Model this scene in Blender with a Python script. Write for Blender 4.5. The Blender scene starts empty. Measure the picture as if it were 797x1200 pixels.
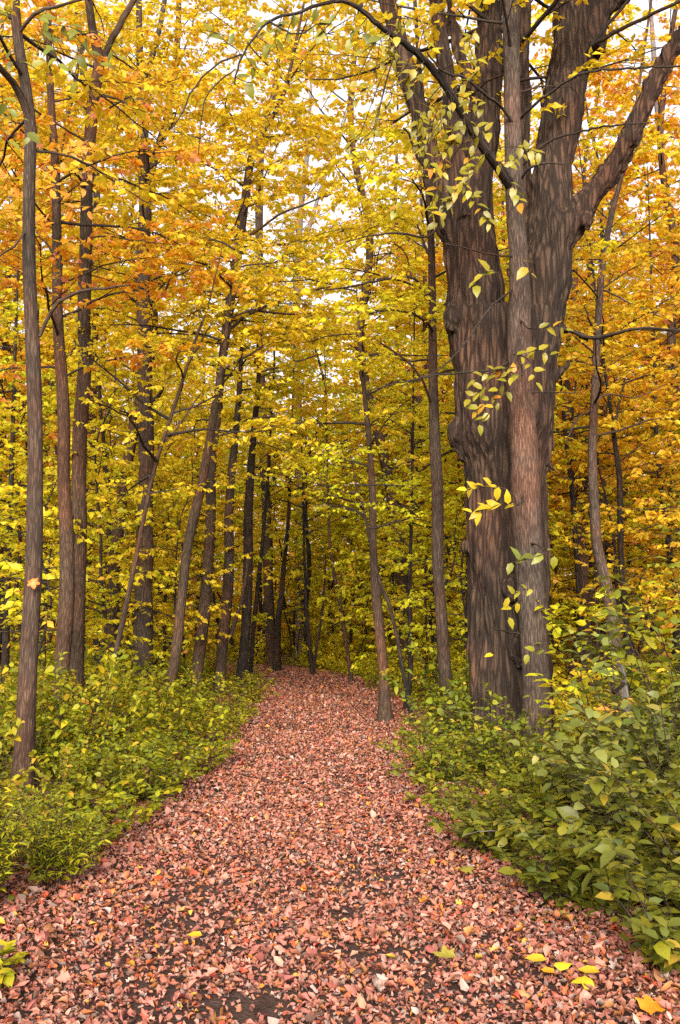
import bpy, math, random
import numpy as np
from mathutils import Matrix, Vector, noise

R = math.radians
S = bpy.context.scene
C = S.collection
rng = np.random.default_rng(11)

# ------------------------------------------------------------------ camera
EYE = 1.65
PITCH = R(5.87)
FPX = 1167.0                      # focal length in pixels of the 797 x 1200 photograph
cd = bpy.data.cameras.new("camera")
cd.sensor_fit = 'VERTICAL'
cd.sensor_height = 36.0
cd.lens = 36.0 * FPX / 1200.0
cd.clip_end = 2000
cam = bpy.data.objects.new("camera", cd)
cam.location = (0, 0, EYE)
cam.rotation_euler = (R(90) + PITCH, 0, 0)
C.objects.link(cam)
S.camera = cam

# ------------------------------------------------------------------ sky, sun, exposure
SUN_EL, SUN_AZ = R(25), R(184)    # azimuth from +Y clockwise: sun behind the camera's left shoulder, veiled
w = bpy.data.worlds.new("World")
S.world = w
w.use_nodes = True
nt = w.node_tree
bg = nt.nodes["Background"]
sky = nt.nodes.new("ShaderNodeTexSky")
sky.sky_type = 'NISHITA'
sky.sun_disc = False
sky.sun_elevation = SUN_EL
sky.sun_rotation = SUN_AZ
sky.air_density = 1.0
sky.dust_density = 4.0
hs = nt.nodes.new("ShaderNodeHueSaturation")          # the veil of high cloud takes the blue out of the sky
hs.inputs['Saturation'].default_value = 0.10
nt.links.new(sky.outputs[0], hs.inputs['Color'])
mx = nt.nodes.new("ShaderNodeMix")
mx.data_type = 'RGBA'
mx.blend_type = 'MIX'
mx.inputs[0].default_value = 0.65
mx.inputs[7].default_value = (6.2, 5.9, 6.3, 1)     # even overcast
nt.links.new(hs.outputs[0], mx.inputs[6])
nt.links.new(mx.outputs[2], bg.inputs['Color'])
bg.inputs['Strength'].default_value = 0.07

sd = bpy.data.lights.new("sun", 'SUN')
sd.energy = 3.4
sd.angle = R(38)
sd.color = (1.0, 0.90, 0.76)
so = bpy.data.objects.new("sun", sd)
so.rotation_euler = (R(90) - SUN_EL, 0, -SUN_AZ + math.pi)
C.objects.link(so)
sx = Vector((math.sin(SUN_AZ) * math.cos(SUN_EL), math.cos(SUN_AZ) * math.cos(SUN_EL), math.sin(SUN_EL)))
so.rotation_euler = sx.to_track_quat('Z', 'Y').to_euler()
so.location = sx * 60

S.view_settings.view_transform = 'Standard'
S.view_settings.look = 'None'
S.view_settings.exposure = 1.9
S.view_settings.gamma = 1
S.cycles.max_bounces = 7
S.cycles.diffuse_bounces = 5
S.cycles.transmission_bounces = 6
S.cycles.glossy_bounces = 2
S.cycles.transparent_max_bounces = 4
S.cycles.use_denoising = False
S.cycles.caustics_reflective = False
S.cycles.caustics_refractive = False
S.cycles.use_adaptive_sampling = True
S.cycles.adaptive_threshold = 0.015

# ------------------------------------------------------------------ pixel rays of the photograph
CP, SP_ = math.cos(PITCH), math.sin(PITCH)
def ray(px, py):
    u = (px - 398.5) / FPX
    v = (600.0 - py) / FPX
    return np.array([u, CP - v * SP_, SP_ + v * CP])
def at(px, py, Y):
    d = ray(px, py)
    return np.array([0, 0, EYE]) + d * (Y / d[1])
def gnd(px, py, z=0.0):
    d = ray(px, py)
    return np.array([0, 0, EYE]) + d * ((z - EYE) / d[2])
def wid(wpx, py, Y):
    return wpx / FPX * (Y / ray(398.5, py)[1])

# ------------------------------------------------------------------ materials
def newmat(name):
    m = bpy.data.materials.new(name)
    m.use_nodes = True
    n = m.node_tree
    n.nodes.clear()
    return m, n.nodes, n.links
def ramp(nodes, stops, interp='LINEAR'):
    r = nodes.new("ShaderNodeValToRGB")
    r.color_ramp.interpolation = interp
    e = r.color_ramp.elements
    while len(e) < len(stops):
        e.new(0.5)
    for k, (p, c) in enumerate(stops):
        e[k].position = p
        e[k].color = (*c, 1)
    return r
def leaf_mat(name, stops, transl=0.4, rough=0.5, single=False, spec=0.25, vein=True, back=1.0):
    m, N, L = newmat(name)
    out = N.new("ShaderNodeOutputMaterial")
    src = N.new("ShaderNodeObjectInfo") if single else N.new("ShaderNodeNewGeometry")
    oi = N.new("ShaderNodeObjectInfo")
    r = ramp(N, stops)
    L.new(src.outputs['Random' if single else 'Random Per Island'], r.inputs[0])
    # a slight shift of hue and value from plant to plant
    hv = N.new("ShaderNodeHueSaturation")
    mr = N.new("ShaderNodeMapRange")
    mr.inputs[3].default_value = 0.485
    mr.inputs[4].default_value = 0.512
    L.new(oi.outputs['Random'], mr.inputs[0])
    L.new(mr.outputs[0], hv.inputs['Hue'])
    tc = N.new("ShaderNodeTexCoord")
    nz = N.new("ShaderNodeTexNoise")
    nz.inputs['Scale'].default_value = 9.0 if not single else 14.0
    nz.inputs['Detail'].default_value = 4
    L.new(tc.outputs['Object'], nz.inputs['Vector'])
    mv = N.new("ShaderNodeMapRange")
    mv.inputs[1].default_value = 0.25
    mv.inputs[2].default_value = 0.75
    mv.inputs[3].default_value = 0.72
    mv.inputs[4].default_value = 1.22
    L.new(nz.outputs[0], mv.inputs[0])
    L.new(mv.outputs[0], hv.inputs['Value'])
    L.new(r.outputs[0], hv.inputs['Color'])
    p = N.new("ShaderNodeBsdfPrincipled")
    p.inputs['Roughness'].default_value = rough
    p.inputs['Specular IOR Level'].default_value = spec
    L.new(hv.outputs[0], p.inputs['Base Color'])
    if transl > 0:
        t = N.new("ShaderNodeBsdfTranslucent")
        L.new(hv.outputs[0], t.inputs['Color'])
        ms = N.new("ShaderNodeMixShader")
        ms.inputs[0].default_value = transl
        L.new(p.outputs[0], ms.inputs[1])
        L.new(t.outputs[0], ms.inputs[2])
        L.new(ms.outputs[0], out.inputs[0])
    else:
        L.new(p.outputs[0], out.inputs[0])
    return m
GOLD = [(0.0, (0.654, 0.404, 0.019)), (0.3, (0.722, 0.482, 0.021)), (0.55, (0.688, 0.499, 0.024)), (0.8, (0.499, 0.413, 0.022)), (0.93, (0.722, 0.378, 0.026)), (1.0, (0.705, 0.310, 0.103))]
ORANGE = [(0.0, (0.689, 0.353, 0.017)), (0.4, (0.722, 0.420, 0.018)), (0.7, (0.689, 0.470, 0.022)), (0.9, (0.706, 0.311, 0.059)), (1.0, (0.689, 0.319, 0.168))]
YELLOW = [(0.0, (0.700, 0.546, 0.021)), (0.4, (0.803, 0.618, 0.023)), (0.7, (0.556, 0.494, 0.023)), (0.95, (0.824, 0.556, 0.031)), (1.0, (0.845, 0.412, 0.124))]
LIME = [(0.0, (0.493, 0.482, 0.018)), (0.4, (0.627, 0.560, 0.018)), (0.7, (0.403, 0.426, 0.018)), (0.9, (0.784, 0.594, 0.022)), (1.0, (0.829, 0.515, 0.045))]
HERB_ = [(0.0, (0.221, 0.221, 0.010)), (0.35, (0.295, 0.279, 0.010)), (0.7, (0.139, 0.172, 0.010)), (0.92, (0.426, 0.328, 0.010)), (1.0, (0.459, 0.262, 0.025))]
OLIVE = [(0.0, (0.117, 0.144, 0.011)), (0.4, (0.171, 0.189, 0.011)), (0.75, (0.252, 0.225, 0.011)), (0.93, (0.090, 0.135, 0.018)), (1.0, (0.450, 0.270, 0.027))]
GREEN = [(0.0, (0.063, 0.079, 0.009)), (0.4, (0.106, 0.114, 0.009)), (0.75, (0.167, 0.151, 0.011)), (0.92, (0.066, 0.095, 0.026)), (1.0, (0.299, 0.211, 0.018))]
GREYGREEN = [(0.0, (0.075, 0.097, 0.018)), (0.5, (0.119, 0.136, 0.019)), (0.85, (0.158, 0.176, 0.044)), (1.0, (0.229, 0.194, 0.018))]
LM = {
    'gold': leaf_mat("gold_leaves", GOLD, 0.58),
    'orange': leaf_mat("orange_leaves", ORANGE, 0.58),
    'yellow': leaf_mat("yellow_leaves", YELLOW, 0.58),
    'lime': leaf_mat("yellow_green_leaves", LIME, 0.58),
    'herb': leaf_mat("low_herb_leaves", HERB_, 0.40),
    'olive': leaf_mat("olive_leaves", OLIVE, 0.36),
    'green': leaf_mat("green_leaves", GREEN, 0.30, 0.45, spec=0.28),
    'greygreen': leaf_mat("grey_green_leaves", GREYGREEN, 0.25, 0.45, spec=0.3),
    'hang': leaf_mat("hanging_yellow_leaf", [(0.0, (0.128, 0.128, 0.009)), (0.35, (0.255, 0.212, 0.009)), (0.7, (0.170, 0.162, 0.009)), (0.88, (0.357, 0.238, 0.010)), (1.0, (0.383, 0.119, 0.013))], 0.35, 0.42, single=True, spec=0.4),
    'greenone': leaf_mat("broad_green_leaf", [(0.0, (0.068, 0.083, 0.012)), (0.4, (0.111, 0.121, 0.012)), (0.8, (0.187, 0.170, 0.010)), (1.0, (0.119, 0.140, 0.020))], 0.28, 0.4, single=True, spec=0.28),
    'limeone': leaf_mat("narrow_yellow_green_leaf", [(0.0, (0.170, 0.170, 0.013)), (0.6, (0.264, 0.230, 0.013)), (1.0, (0.357, 0.246, 0.017))], 0.36, 0.45, single=True),
}
DEAD = [(0.0, (0.241, 0.082, 0.053)), (0.12, (0.353, 0.150, 0.105)), (0.24, (0.155, 0.046, 0.031)), (0.36, (0.413, 0.202, 0.144)), (0.48, (0.267, 0.090, 0.057)), (0.60, (0.284, 0.129, 0.073)),
        (0.70, (0.301, 0.219, 0.185)), (0.79, (0.086, 0.041, 0.031)), (0.88, (0.344, 0.129, 0.043)), (0.955, (0.344, 0.057, 0.028)), (0.985, (0.396, 0.172, 0.022)), (1.0, (0.413, 0.275, 0.034))]
LM['dead'] = leaf_mat("fallen_leaves", DEAD, 0.08, 0.55, spec=0.35)
LM['deadone'] = leaf_mat("fallen_leaf", DEAD, 0.08, 0.55, single=True, spec=0.35)

def flat_leaf(name, col, rough=0.5):
    return leaf_mat(name, [(0.0, col), (1.0, tuple(min(1, c * 1.1) for c in col))], 0.15, rough, single=True, spec=0.35)

def bark_mat(name, light, dark, furrow=22.0, stretch=0.16, bump=0.6, lichen=None):
    m, N, L = newmat(name)
    out = N.new("ShaderNodeOutputMaterial")
    p = N.new("ShaderNodeBsdfPrincipled")
    p.inputs['Roughness'].default_value = 0.85
    p.inputs['Specular IOR Level'].default_value = 0.2
    a = N.new("ShaderNodeAttribute")
    a.attribute_name = "bark"
    mp = N.new("ShaderNodeMapping")
    mp.inputs['Scale'].default_value = (1, 1, stretch)
    L.new(a.outputs['Vector'], mp.inputs[0])
    nd = N.new("ShaderNodeTexNoise")
    nd.inputs['Scale'].default_value = furrow * 0.45
    nd.inputs['Detail'].default_value = 8
    nd.inputs['Roughness'].default_value = 0.62
    L.new(mp.outputs[0], nd.inputs['Vector'])
    sc = N.new("ShaderNodeVectorMath")
    sc.operation = 'SCALE'
    sc.inputs['Scale'].default_value = 1.7 / furrow
    L.new(nd.outputs['Color'], sc.inputs[0])
    ad = N.new("ShaderNodeVectorMath")
    ad.operation = 'ADD'
    L.new(mp.outputs[0], ad.inputs[0])
    L.new(sc.outputs[0], ad.inputs[1])
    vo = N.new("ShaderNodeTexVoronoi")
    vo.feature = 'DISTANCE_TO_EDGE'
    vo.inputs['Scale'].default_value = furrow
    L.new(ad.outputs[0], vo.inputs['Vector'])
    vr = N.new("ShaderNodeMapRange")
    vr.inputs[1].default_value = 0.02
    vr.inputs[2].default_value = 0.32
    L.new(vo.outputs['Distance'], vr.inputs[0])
    n2 = N.new("ShaderNodeTexNoise")
    n2.inputs['Scale'].default_value = furrow * 2.6
    n2.inputs['Detail'].default_value = 7
    n2.inputs['Roughness'].default_value = 0.7
    L.new(ad.outputs[0], n2.inputs['Vector'])
    n4 = N.new("ShaderNodeTexNoise")                      # long ridges running up the stem
    n4.inputs['Scale'].default_value = furrow * 0.9
    n4.inputs['Detail'].default_value = 6
    n4.inputs['Roughness'].default_value = 0.6
    L.new(mp.outputs[0], n4.inputs['Vector'])
    m4 = N.new("ShaderNodeMapRange")
    m4.inputs[1].default_value = 0.34
    m4.inputs[2].default_value = 0.62
    L.new(n4.outputs[0], m4.inputs[0])
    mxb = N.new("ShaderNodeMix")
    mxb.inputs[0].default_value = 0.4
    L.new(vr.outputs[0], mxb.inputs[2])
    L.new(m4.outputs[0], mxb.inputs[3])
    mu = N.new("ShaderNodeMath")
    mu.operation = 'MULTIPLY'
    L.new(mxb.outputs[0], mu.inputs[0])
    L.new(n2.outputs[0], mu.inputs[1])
    cr = ramp(N, [(0.0, dark), (0.16, dark), (0.30, tuple(0.5 * x + 0.5 * y for x, y in zip(dark, light))), (0.50, light), (0.8, tuple(min(1, c * 1.5) for c in light))])  # darker furrow bark, with the occlusion inside the furrows painted into the colour too
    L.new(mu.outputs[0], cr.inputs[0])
    n3 = N.new("ShaderNodeTexNoise")                      # large weathered patches
    n3.inputs['Scale'].default_value = 1.7
    n3.inputs['Detail'].default_value = 3
    L.new(a.outputs['Vector'], n3.inputs['Vector'])
    m3 = N.new("ShaderNodeMapRange")
    m3.inputs[1].default_value = 0.3
    m3.inputs[2].default_value = 0.7
    m3.inputs[3].default_value = 0.68
    m3.inputs[4].default_value = 1.25
    L.new(n3.outputs[0], m3.inputs[0])
    hv = N.new("ShaderNodeHueSaturation")
    L.new(cr.outputs[0], hv.inputs['Color'])
    L.new(m3.outputs[0], hv.inputs['Value'])
    n5 = N.new("ShaderNodeTexNoise")                      # reddish and greyish weathering
    n5.inputs['Scale'].default_value = 0.8
    n5.inputs['Detail'].default_value = 4
    L.new(a.outputs['Vector'], n5.inputs['Vector'])
    rr = ramp(N, [(0.36, (0.86, 0.96, 1.0)), (0.5, (1.0, 1.0, 1.0)), (0.66, (1.30, 0.98, 0.84))])
    L.new(n5.outputs[0], rr.inputs[0])
    mw = N.new("ShaderNodeMix")
    mw.data_type = 'RGBA'
    mw.blend_type = 'MULTIPLY'
    mw.inputs[0].default_value = 1.0
    L.new(hv.outputs[0], mw.inputs[6])
    L.new(rr.outputs[0], mw.inputs[7])
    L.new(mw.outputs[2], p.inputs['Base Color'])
    b = N.new("ShaderNodeBump")
    b.inputs['Strength'].default_value = bump
    b.inputs['Distance'].default_value = 0.6 / furrow
    L.new(mu.outputs[0], b.inputs['Height'])
    L.new(b.outputs[0], p.inputs['Normal'])
    L.new(p.outputs[0], out.inputs[0])
    return m
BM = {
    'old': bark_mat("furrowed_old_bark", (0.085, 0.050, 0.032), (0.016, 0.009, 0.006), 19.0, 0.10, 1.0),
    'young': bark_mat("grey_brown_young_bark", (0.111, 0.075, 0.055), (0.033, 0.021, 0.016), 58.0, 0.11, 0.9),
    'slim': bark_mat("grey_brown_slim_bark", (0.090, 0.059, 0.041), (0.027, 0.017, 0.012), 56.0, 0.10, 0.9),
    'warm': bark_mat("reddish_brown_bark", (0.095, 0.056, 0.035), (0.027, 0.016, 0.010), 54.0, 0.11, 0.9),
    'dark': bark_mat("dark_bark", (0.046, 0.032, 0.024), (0.010, 0.007, 0.006), 34.0, 0.14, 0.7),  # darkest brown of the bark tones
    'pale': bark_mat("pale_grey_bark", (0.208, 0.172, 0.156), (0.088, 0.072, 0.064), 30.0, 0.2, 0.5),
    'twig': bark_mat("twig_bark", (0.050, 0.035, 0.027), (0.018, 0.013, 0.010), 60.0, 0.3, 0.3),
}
def ground_mat(name, cols, scale, bump):
    m, N, L = newmat(name)
    out = N.new("ShaderNodeOutputMaterial")
    p = N.new("ShaderNodeBsdfPrincipled")
    p.inputs['Roughness'].default_value = 0.95
    p.inputs['Specular IOR Level'].default_value = 0.1
    tc = N.new("ShaderNodeTexCoord")
    n1 = N.new("ShaderNodeTexNoise")
    n1.inputs['Scale'].default_value = scale
    n1.inputs['Detail'].default_value = 8
    n1.inputs['Roughness'].default_value = 0.7
    L.new(tc.outputs['Object'], n1.inputs['Vector'])
    r = ramp(N, cols)
    L.new(n1.outputs[0], r.inputs[0])
    L.new(r.outputs[0], p.inputs['Base Color'])
    n2 = N.new("ShaderNodeTexNoise")
    n2.inputs['Scale'].default_value = scale * 5
    n2.inputs['Detail'].default_value = 6
    L.new(tc.outputs['Object'], n2.inputs['Vector'])
    b = N.new("ShaderNodeBump")
    b.inputs['Strength'].default_value = bump
    b.inputs['Distance'].default_value = 0.03
    L.new(n2.outputs[0], b.inputs['Height'])
    L.new(b.outputs[0], p.inputs['Normal'])
    L.new(p.outputs[0], out.inputs[0])
    return m
M_GROUND = ground_mat("forest_floor", [(0.25, (0.05, 0.032, 0.022)), (0.45, (0.13, 0.065, 0.04)), (0.55, (0.20, 0.10, 0.05)), (0.7, (0.16, 0.12, 0.03)), (0.8, (0.09, 0.08, 0.02))], 7.0, 0.8)
M_SOIL = ground_mat("dark_soil", [(0.3, (0.028, 0.016, 0.012)), (0.5, (0.052, 0.030, 0.024)), (0.7, (0.080, 0.050, 0.040))], 11.0, 1.0)

# ------------------------------------------------------------------ object helpers
def link(o, parent=None):
    C.objects.link(o)
    if parent is not None:
        o.parent = parent
    return o
def empty(name, label, cat, loc=(0, 0, 0), rz=0.0, group=None):
    o = bpy.data.objects.new(name, None)
    o.empty_display_size = 0.2
    o.location = loc
    o.rotation_euler = (0, 0, rz)
    o['label'] = label
    o['category'] = cat
    if group:
        o['group'] = group
    return link(o)
def raw_mesh(name, V, faces, smooth=False, bark=None):
    """faces: list of int arrays (n,3) and (n,4)"""
    me = bpy.data.meshes.new(name)
    V = np.asarray(V, dtype=np.float32)
    me.vertices.add(len(V))
    me.vertices.foreach_set('co', V.ravel())
    faces = [np.asarray(f, dtype=np.int32) for f in faces if len(f)]
    tot = np.concatenate([np.full(len(f), f.shape[1], dtype=np.int32) for f in faces])
    idx = np.concatenate([f.ravel() for f in faces])
    me.loops.add(len(idx))
    me.loops.foreach_set('vertex_index', idx)
    me.polygons.add(len(tot))
    st = np.concatenate([[0], np.cumsum(tot)[:-1]]).astype(np.int32)
    me.polygons.foreach_set('loop_start', st)
    me.polygons.foreach_set('loop_total', tot)
    if smooth:
        me.polygons.foreach_set('use_smooth', np.ones(len(tot), dtype=bool))
    if bark is not None:
        a = me.attributes.new('bark', 'FLOAT_VECTOR', 'POINT')
        a.data.foreach_set('vector', np.asarray(bark, dtype=np.float32).ravel())
    me.update(calc_edges=True)
    return me
def obj(name, me, mat=None, parent=None, loc=None):
    o = bpy.data.objects.new(name, me)
    if mat is not None:
        if not me.materials:
            me.materials.append(None)
        o.material_slots[0].link = 'OBJECT'
        o.material_slots[0].material = mat
    if loc is not None:
        o.location = loc
    return link(o, parent)
class Geo:
    """collects pieces of wood into one mesh"""
    def __init__(s):
        s.V, s.B, s.F3, s.F4, s.n = [], [], [], [], 0
    def add(s, V, F, B):
        s.V.append(V); s.B.append(B)
        (s.F4 if F.shape[1] == 4 else s.F3).append(F + s.n)
        s.n += len(V)
    def mesh(s, name, origin=(0, 0, 0), smooth=True):
        f = []
        if s.F4: f.append(np.concatenate(s.F4))
        if s.F3: f.append(np.concatenate(s.F3))
        return raw_mesh(name, np.concatenate(s.V) - np.asarray(origin), f, smooth, np.concatenate(s.B))
def unit(v):
    return v / (np.linalg.norm(v, axis=-1, keepdims=True) + 1e-9)
def resample(P, r, step):
    P = np.asarray(P, float); r = np.asarray(r, float)
    d = np.concatenate([[0], np.cumsum(np.linalg.norm(np.diff(P, axis=0), axis=1))])
    n = max(3, int(d[-1] / step) + 1)
    t = np.linspace(0, d[-1], n)
    m = np.zeros_like(P)
    m[1:-1] = (P[2:] - P[:-2]) / (d[2:] - d[:-2])[:, None]
    m[0] = (P[1] - P[0]) / (d[1] - d[0]); m[-1] = (P[-1] - P[-2]) / (d[-1] - d[-2])
    i = np.clip(np.searchsorted(d, t, side='right') - 1, 0, len(d) - 2)
    h = d[i + 1] - d[i]
    u = ((t - d[i]) / h)[:, None]
    h = h[:, None]
    Q = (2*u**3 - 3*u**2 + 1) * P[i] + (u**3 - 2*u**2 + u) * h * m[i] + (-2*u**3 + 3*u**2) * P[i+1] + (u**3 - u**2) * h * m[i+1]
    return Q, np.interp(t, d, r), t
def tube(P, r, n=8, rough=0.05, lump=0.04, seed=None, cap=True):
    """tapered tube round the polyline P; returns V, quads, bark coordinates"""
    P = np.asarray(P, float); r = np.asarray(r, float)
    g = np.random.default_rng(seed if seed is not None else int(rng.integers(1 << 30)))
    T = unit(np.gradient(P, axis=0))
    mean = unit(T.mean(0))
    ref = np.eye(3)[np.argmin(np.abs(mean))]
    U = unit(np.cross(T, ref)); W = np.cross(T, U)
    L = np.concatenate([[0], np.cumsum(np.linalg.norm(np.diff(P, axis=0), axis=1))])
    th = np.linspace(0, 2 * np.pi, n, endpoint=False)
    rr = np.ones((len(P), n))
    for k in (1, 2, 3, 5):
        for _ in range(2):
            f = g.uniform(0.8, 5.0)
            rr += (rough if k > 2 else lump) * 0.5 * np.sin(k * th[None] + f * L[:, None] + g.uniform(0, 6.3)) * g.uniform(0.4, 1)
    rr *= r[:, None]
    c, s_ = np.cos(th), np.sin(th)
    V = P[:, None] + rr[..., None] * (c[None, :, None] * U[:, None] + s_[None, :, None] * W[:, None])
    off = g.uniform(-40, 40, 3)
    B = np.stack([rr * c + off[0], rr * s_ + off[1], np.repeat(L[:, None], n, 1) + off[2]], -1)
    m = len(P)
    i = np.arange(m - 1)[:, None] * n
    j = np.arange(n)[None]
    k = (j + 1) % n
    F = np.stack([i + j, i + k, i + n + k, i + n + j], -1).reshape(-1, 4)
    return V.reshape(-1, 3), F, B.reshape(-1, 3)
def prisms(A, Bp, ra, rb):
    """many three-sided twigs at once"""
    A = np.asarray(A, float); Bp = np.asarray(Bp, float)
    n = len(A)
    T = unit(Bp - A)
    ref = np.where(np.abs(T[:, 2:3]) > 0.8, np.array([[1.0, 0, 0]]), np.array([[0, 0, 1.0]]))
    U = unit(np.cross(T, ref)); W = np.cross(T, U)
    ra = np.broadcast_to(np.asarray(ra, float), (n,)); rb = np.broadcast_to(np.asarray(rb, float), (n,))
    V = np.zeros((n, 6, 3)); B = np.zeros((n, 6, 3))
    for q in range(3):
        a = q * 2.0944
        e = math.cos(a) * U + math.sin(a) * W
        V[:, q] = A + e * ra[:, None]; V[:, 3 + q] = Bp + e * rb[:, None]
        B[:, q] = A; B[:, 3 + q] = Bp
    base = (np.arange(n) * 6)[:, None]
    F = np.concatenate([base + np.array([[q, (q + 1) % 3, 3 + (q + 1) % 3, 3 + q]]) for q in range(3)])
    return V.reshape(-1, 3), F, B.reshape(-1, 3)

# leaf outlines: (along, across, up), unit length and width
T_FOLD = (np.array([[0, 0, 0], [.42, -.5, .10], [1, 0, -.10], [.42, .5, .10]]), np.array([[0, 2, 1], [0, 3, 2]]))
T_OVAL = (np.array([[0, 0, 0], [.30, 0, .03], [.68, 0, .02], [1.0, 0, -.10], [.22, -.42, .08], [.60, -.40, .06], [.22, .42, .08], [.60, .40, .06]]),
          np.array([[0, 1, 4], [1, 2, 5], [1, 5, 4], [2, 3, 5], [0, 6, 1], [1, 6, 7], [1, 7, 2], [2, 7, 3]]))
_mp = [(0, 0), (.10, .34), (.05, .50), (.34, .36), (.44, .56), (.60, .50), (.62, .22), (.78, .20), (1.0, 0), (.78, -.20), (.62, -.22), (.60, -.50), (.44, -.56), (.34, -.36), (.05, -.50), (.10, -.34)]
def lobed(curl, twist, seed):
    g = np.random.default_rng(seed)
    v = [[.36, 0, 0.0]]
    for a, b in _mp:
        v.append([a, b, curl * (b * b * 1.6 + (a - .36) ** 2 * .7) + twist * b * (a - .4) + g.uniform(-.04, .04)])
    n = len(_mp)
    return np.array(v), np.array([[0, 1 + k, 1 + (k + 1) % n] for k in range(n)])
def curled(c1, c2, wv, seed):
    g = np.random.default_rng(seed)
    v = T_OVAL[0].copy()
    v[:, 2] = c1 * v[:, 1] ** 2 * 1.8 + c2 * (v[:, 0] - .5) ** 2 + wv * v[:, 1] * (v[:, 0] - .5) + g.uniform(-.04, .04, len(v))
    return v, T_OVAL[1]
DEAD_T = [lobed(.5, .6, 1), lobed(-.6, -.5, 2), lobed(.9, .2, 3), curled(.9, .5, .6, 4), curled(-.8, -.6, .5, 5), curled(1.3, -.4, -.9, 6), curled(.4, .9, -.7, 7), lobed(-.3, .9, 8)]
FAR_A = (np.array([[0, 0, 0], [.42, -.5, .30], [1, 0, -.05], [.50, .5, .22]]), T_FOLD[1])
FAR_B = (np.array([[0, 0, .1], [.42, -.5, -.12], [1, 0, .25], [.50, .5, -.2]]), T_FOLD[1])
def leaf_cloud(P, D, N, L, W, tmpl):
    V0, F0 = tmpl
    D = unit(D)
    Sd = unit(np.cross(D, N)); N = np.cross(Sd, D)
    L = np.broadcast_to(L, (len(P),))[:, None, None]; W = np.broadcast_to(W, (len(P),))[:, None, None]
    V = P[:, None] + L * V0[None, :, 0:1] * D[:, None] + W * V0[None, :, 1:2] * Sd[:, None] + L * V0[None, :, 2:3] * N[:, None]
    k = len(V0)
    F = (np.arange(len(P)) * k)[:, None, None] + F0[None]
    return V.reshape(-1, 3), F.reshape(-1, 3)
def leaf_matrix(p, d, n, L, W):
    d = unit(d); s = unit(np.cross(d, n)); n = np.cross(s, d)
    return Matrix(((d[0]*L, s[0]*W, n[0]*L, p[0]), (d[1]*L, s[1]*W, n[1]*L, p[1]), (d[2]*L, s[2]*W, n[2]*L, p[2]), (0, 0, 0, 1)))
ME_LEAF = raw_mesh("leaf", T_OVAL[0], [T_OVAL[1]])
ME_DEAD = [raw_mesh("leaf", v, [f]) for v, f in DEAD_T]

# ------------------------------------------------------------------ ground and path
PATH = np.array([[-0.25, -6], [-0.25, 4], [-0.32, 7], [-0.30, 12], [-0.28, 16], [-0.45, 20], [-0.95, 24], [-1.9, 27.5], [-3.4, 30.5], [-6, 33], [-11, 35], [-22, 36.5]])
def path_x(y):
    return np.interp(y, PATH[:8, 1], PATH[:8, 0])
def off_path(x, y):
    """signed distance from the centre of the path (nearest point)"""
    x = np.atleast_1d(np.asarray(x, float)); y = np.atleast_1d(np.asarray(y, float))
    best = np.full(x.shape, 1e9)
    for a, b in zip(PATH[:-1], PATH[1:]):
        ab = b - a
        t = np.clip(((x - a[0]) * ab[0] + (y - a[1]) * ab[1]) / (ab @ ab), 0, 1)
        best = np.minimum(best, np.hypot(x - a[0] - t * ab[0], y - a[1] - t * ab[1]))
    return best
def gz(x, y):
    d = off_path(x, y)
    k = np.clip((d - 1.3) / 3.0, 0, 1)
    x = np.atleast_1d(np.asarray(x, float)); y = np.atleast_1d(np.asarray(y, float))
    return k * (0.06 * np.sin(x * .9 + y * .35) + 0.05 * np.sin(x * .37 - y * .8 + 1.3) + 0.06)
def build_ground():
    xs = np.concatenate([[-900, -400, -200, -120, -80, -60], np.linspace(-45, 45, 121), [60, 80, 120, 200, 400, 900]])
    ys = np.concatenate([[-900, -300, -100, -40], np.linspace(-15, 75, 121), [100, 150, 300, 600, 1200]])
    X, Y = np.meshgrid(xs, ys)
    Z = gz(X.ravel(), Y.ravel()).reshape(X.shape)
    Z[(np.abs(X) > 46) | (Y > 76) | (Y < -16)] = 0
    V = np.stack([X, Y, Z], -1).reshape(-1, 3)
    nx, ny = len(xs), len(ys)
    i = np.arange(ny - 1)[:, None] * nx + np.arange(nx - 1)[None]
    F = np.stack([i, i + 1, i + nx + 1, i + nx], -1).reshape(-1, 4)
    o = obj("ground", raw_mesh("ground", V, [F], True), M_GROUND)
    o['kind'] = 'structure'
    o['label'] = "brown forest floor on both sides of the path"
build_ground()
def build_path():
    Q, r, t = resample(np.column_stack([PATH, np.zeros(len(PATH))]), np.ones(len(PATH)), 0.3)
    T = unit(np.gradient(Q, axis=0))
    Nn = np.stack([T[:, 1], -T[:, 0], 0 * T[:, 0]], -1)
    cols = np.linspace(-1, 1, 13)
    g = np.random.default_rng(5)
    V = []
    for k in range(len(Q)):
        hw = 1.42 + 0.12 * math.sin(t[k] * 1.3) + g.uniform(-.06, .06)
        row = Q[k] + cols[:, None] * hw * Nn[k]
        row[:, 2] = gz(row[:, 0], row[:, 1]) + 0.004 + 0.016 * (1 - cols ** 2) * (1 + .5 * g.uniform(-1, 1, 13))
        V.append(row)
    n = 13
    i = np.arange(len(Q) - 1)[:, None] * n + np.arange(n - 1)[None]
    F = np.stack([i, i + 1, i + n + 1, i + n], -1).reshape(-1, 4)
    o = obj("path", raw_mesh("path", np.concatenate(V), [F], True), M_SOIL)
    o['kind'] = 'structure'
    o['label'] = "woodland path of dark soil under pinkish brown fallen leaves"
    return o
path = build_path()

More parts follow.
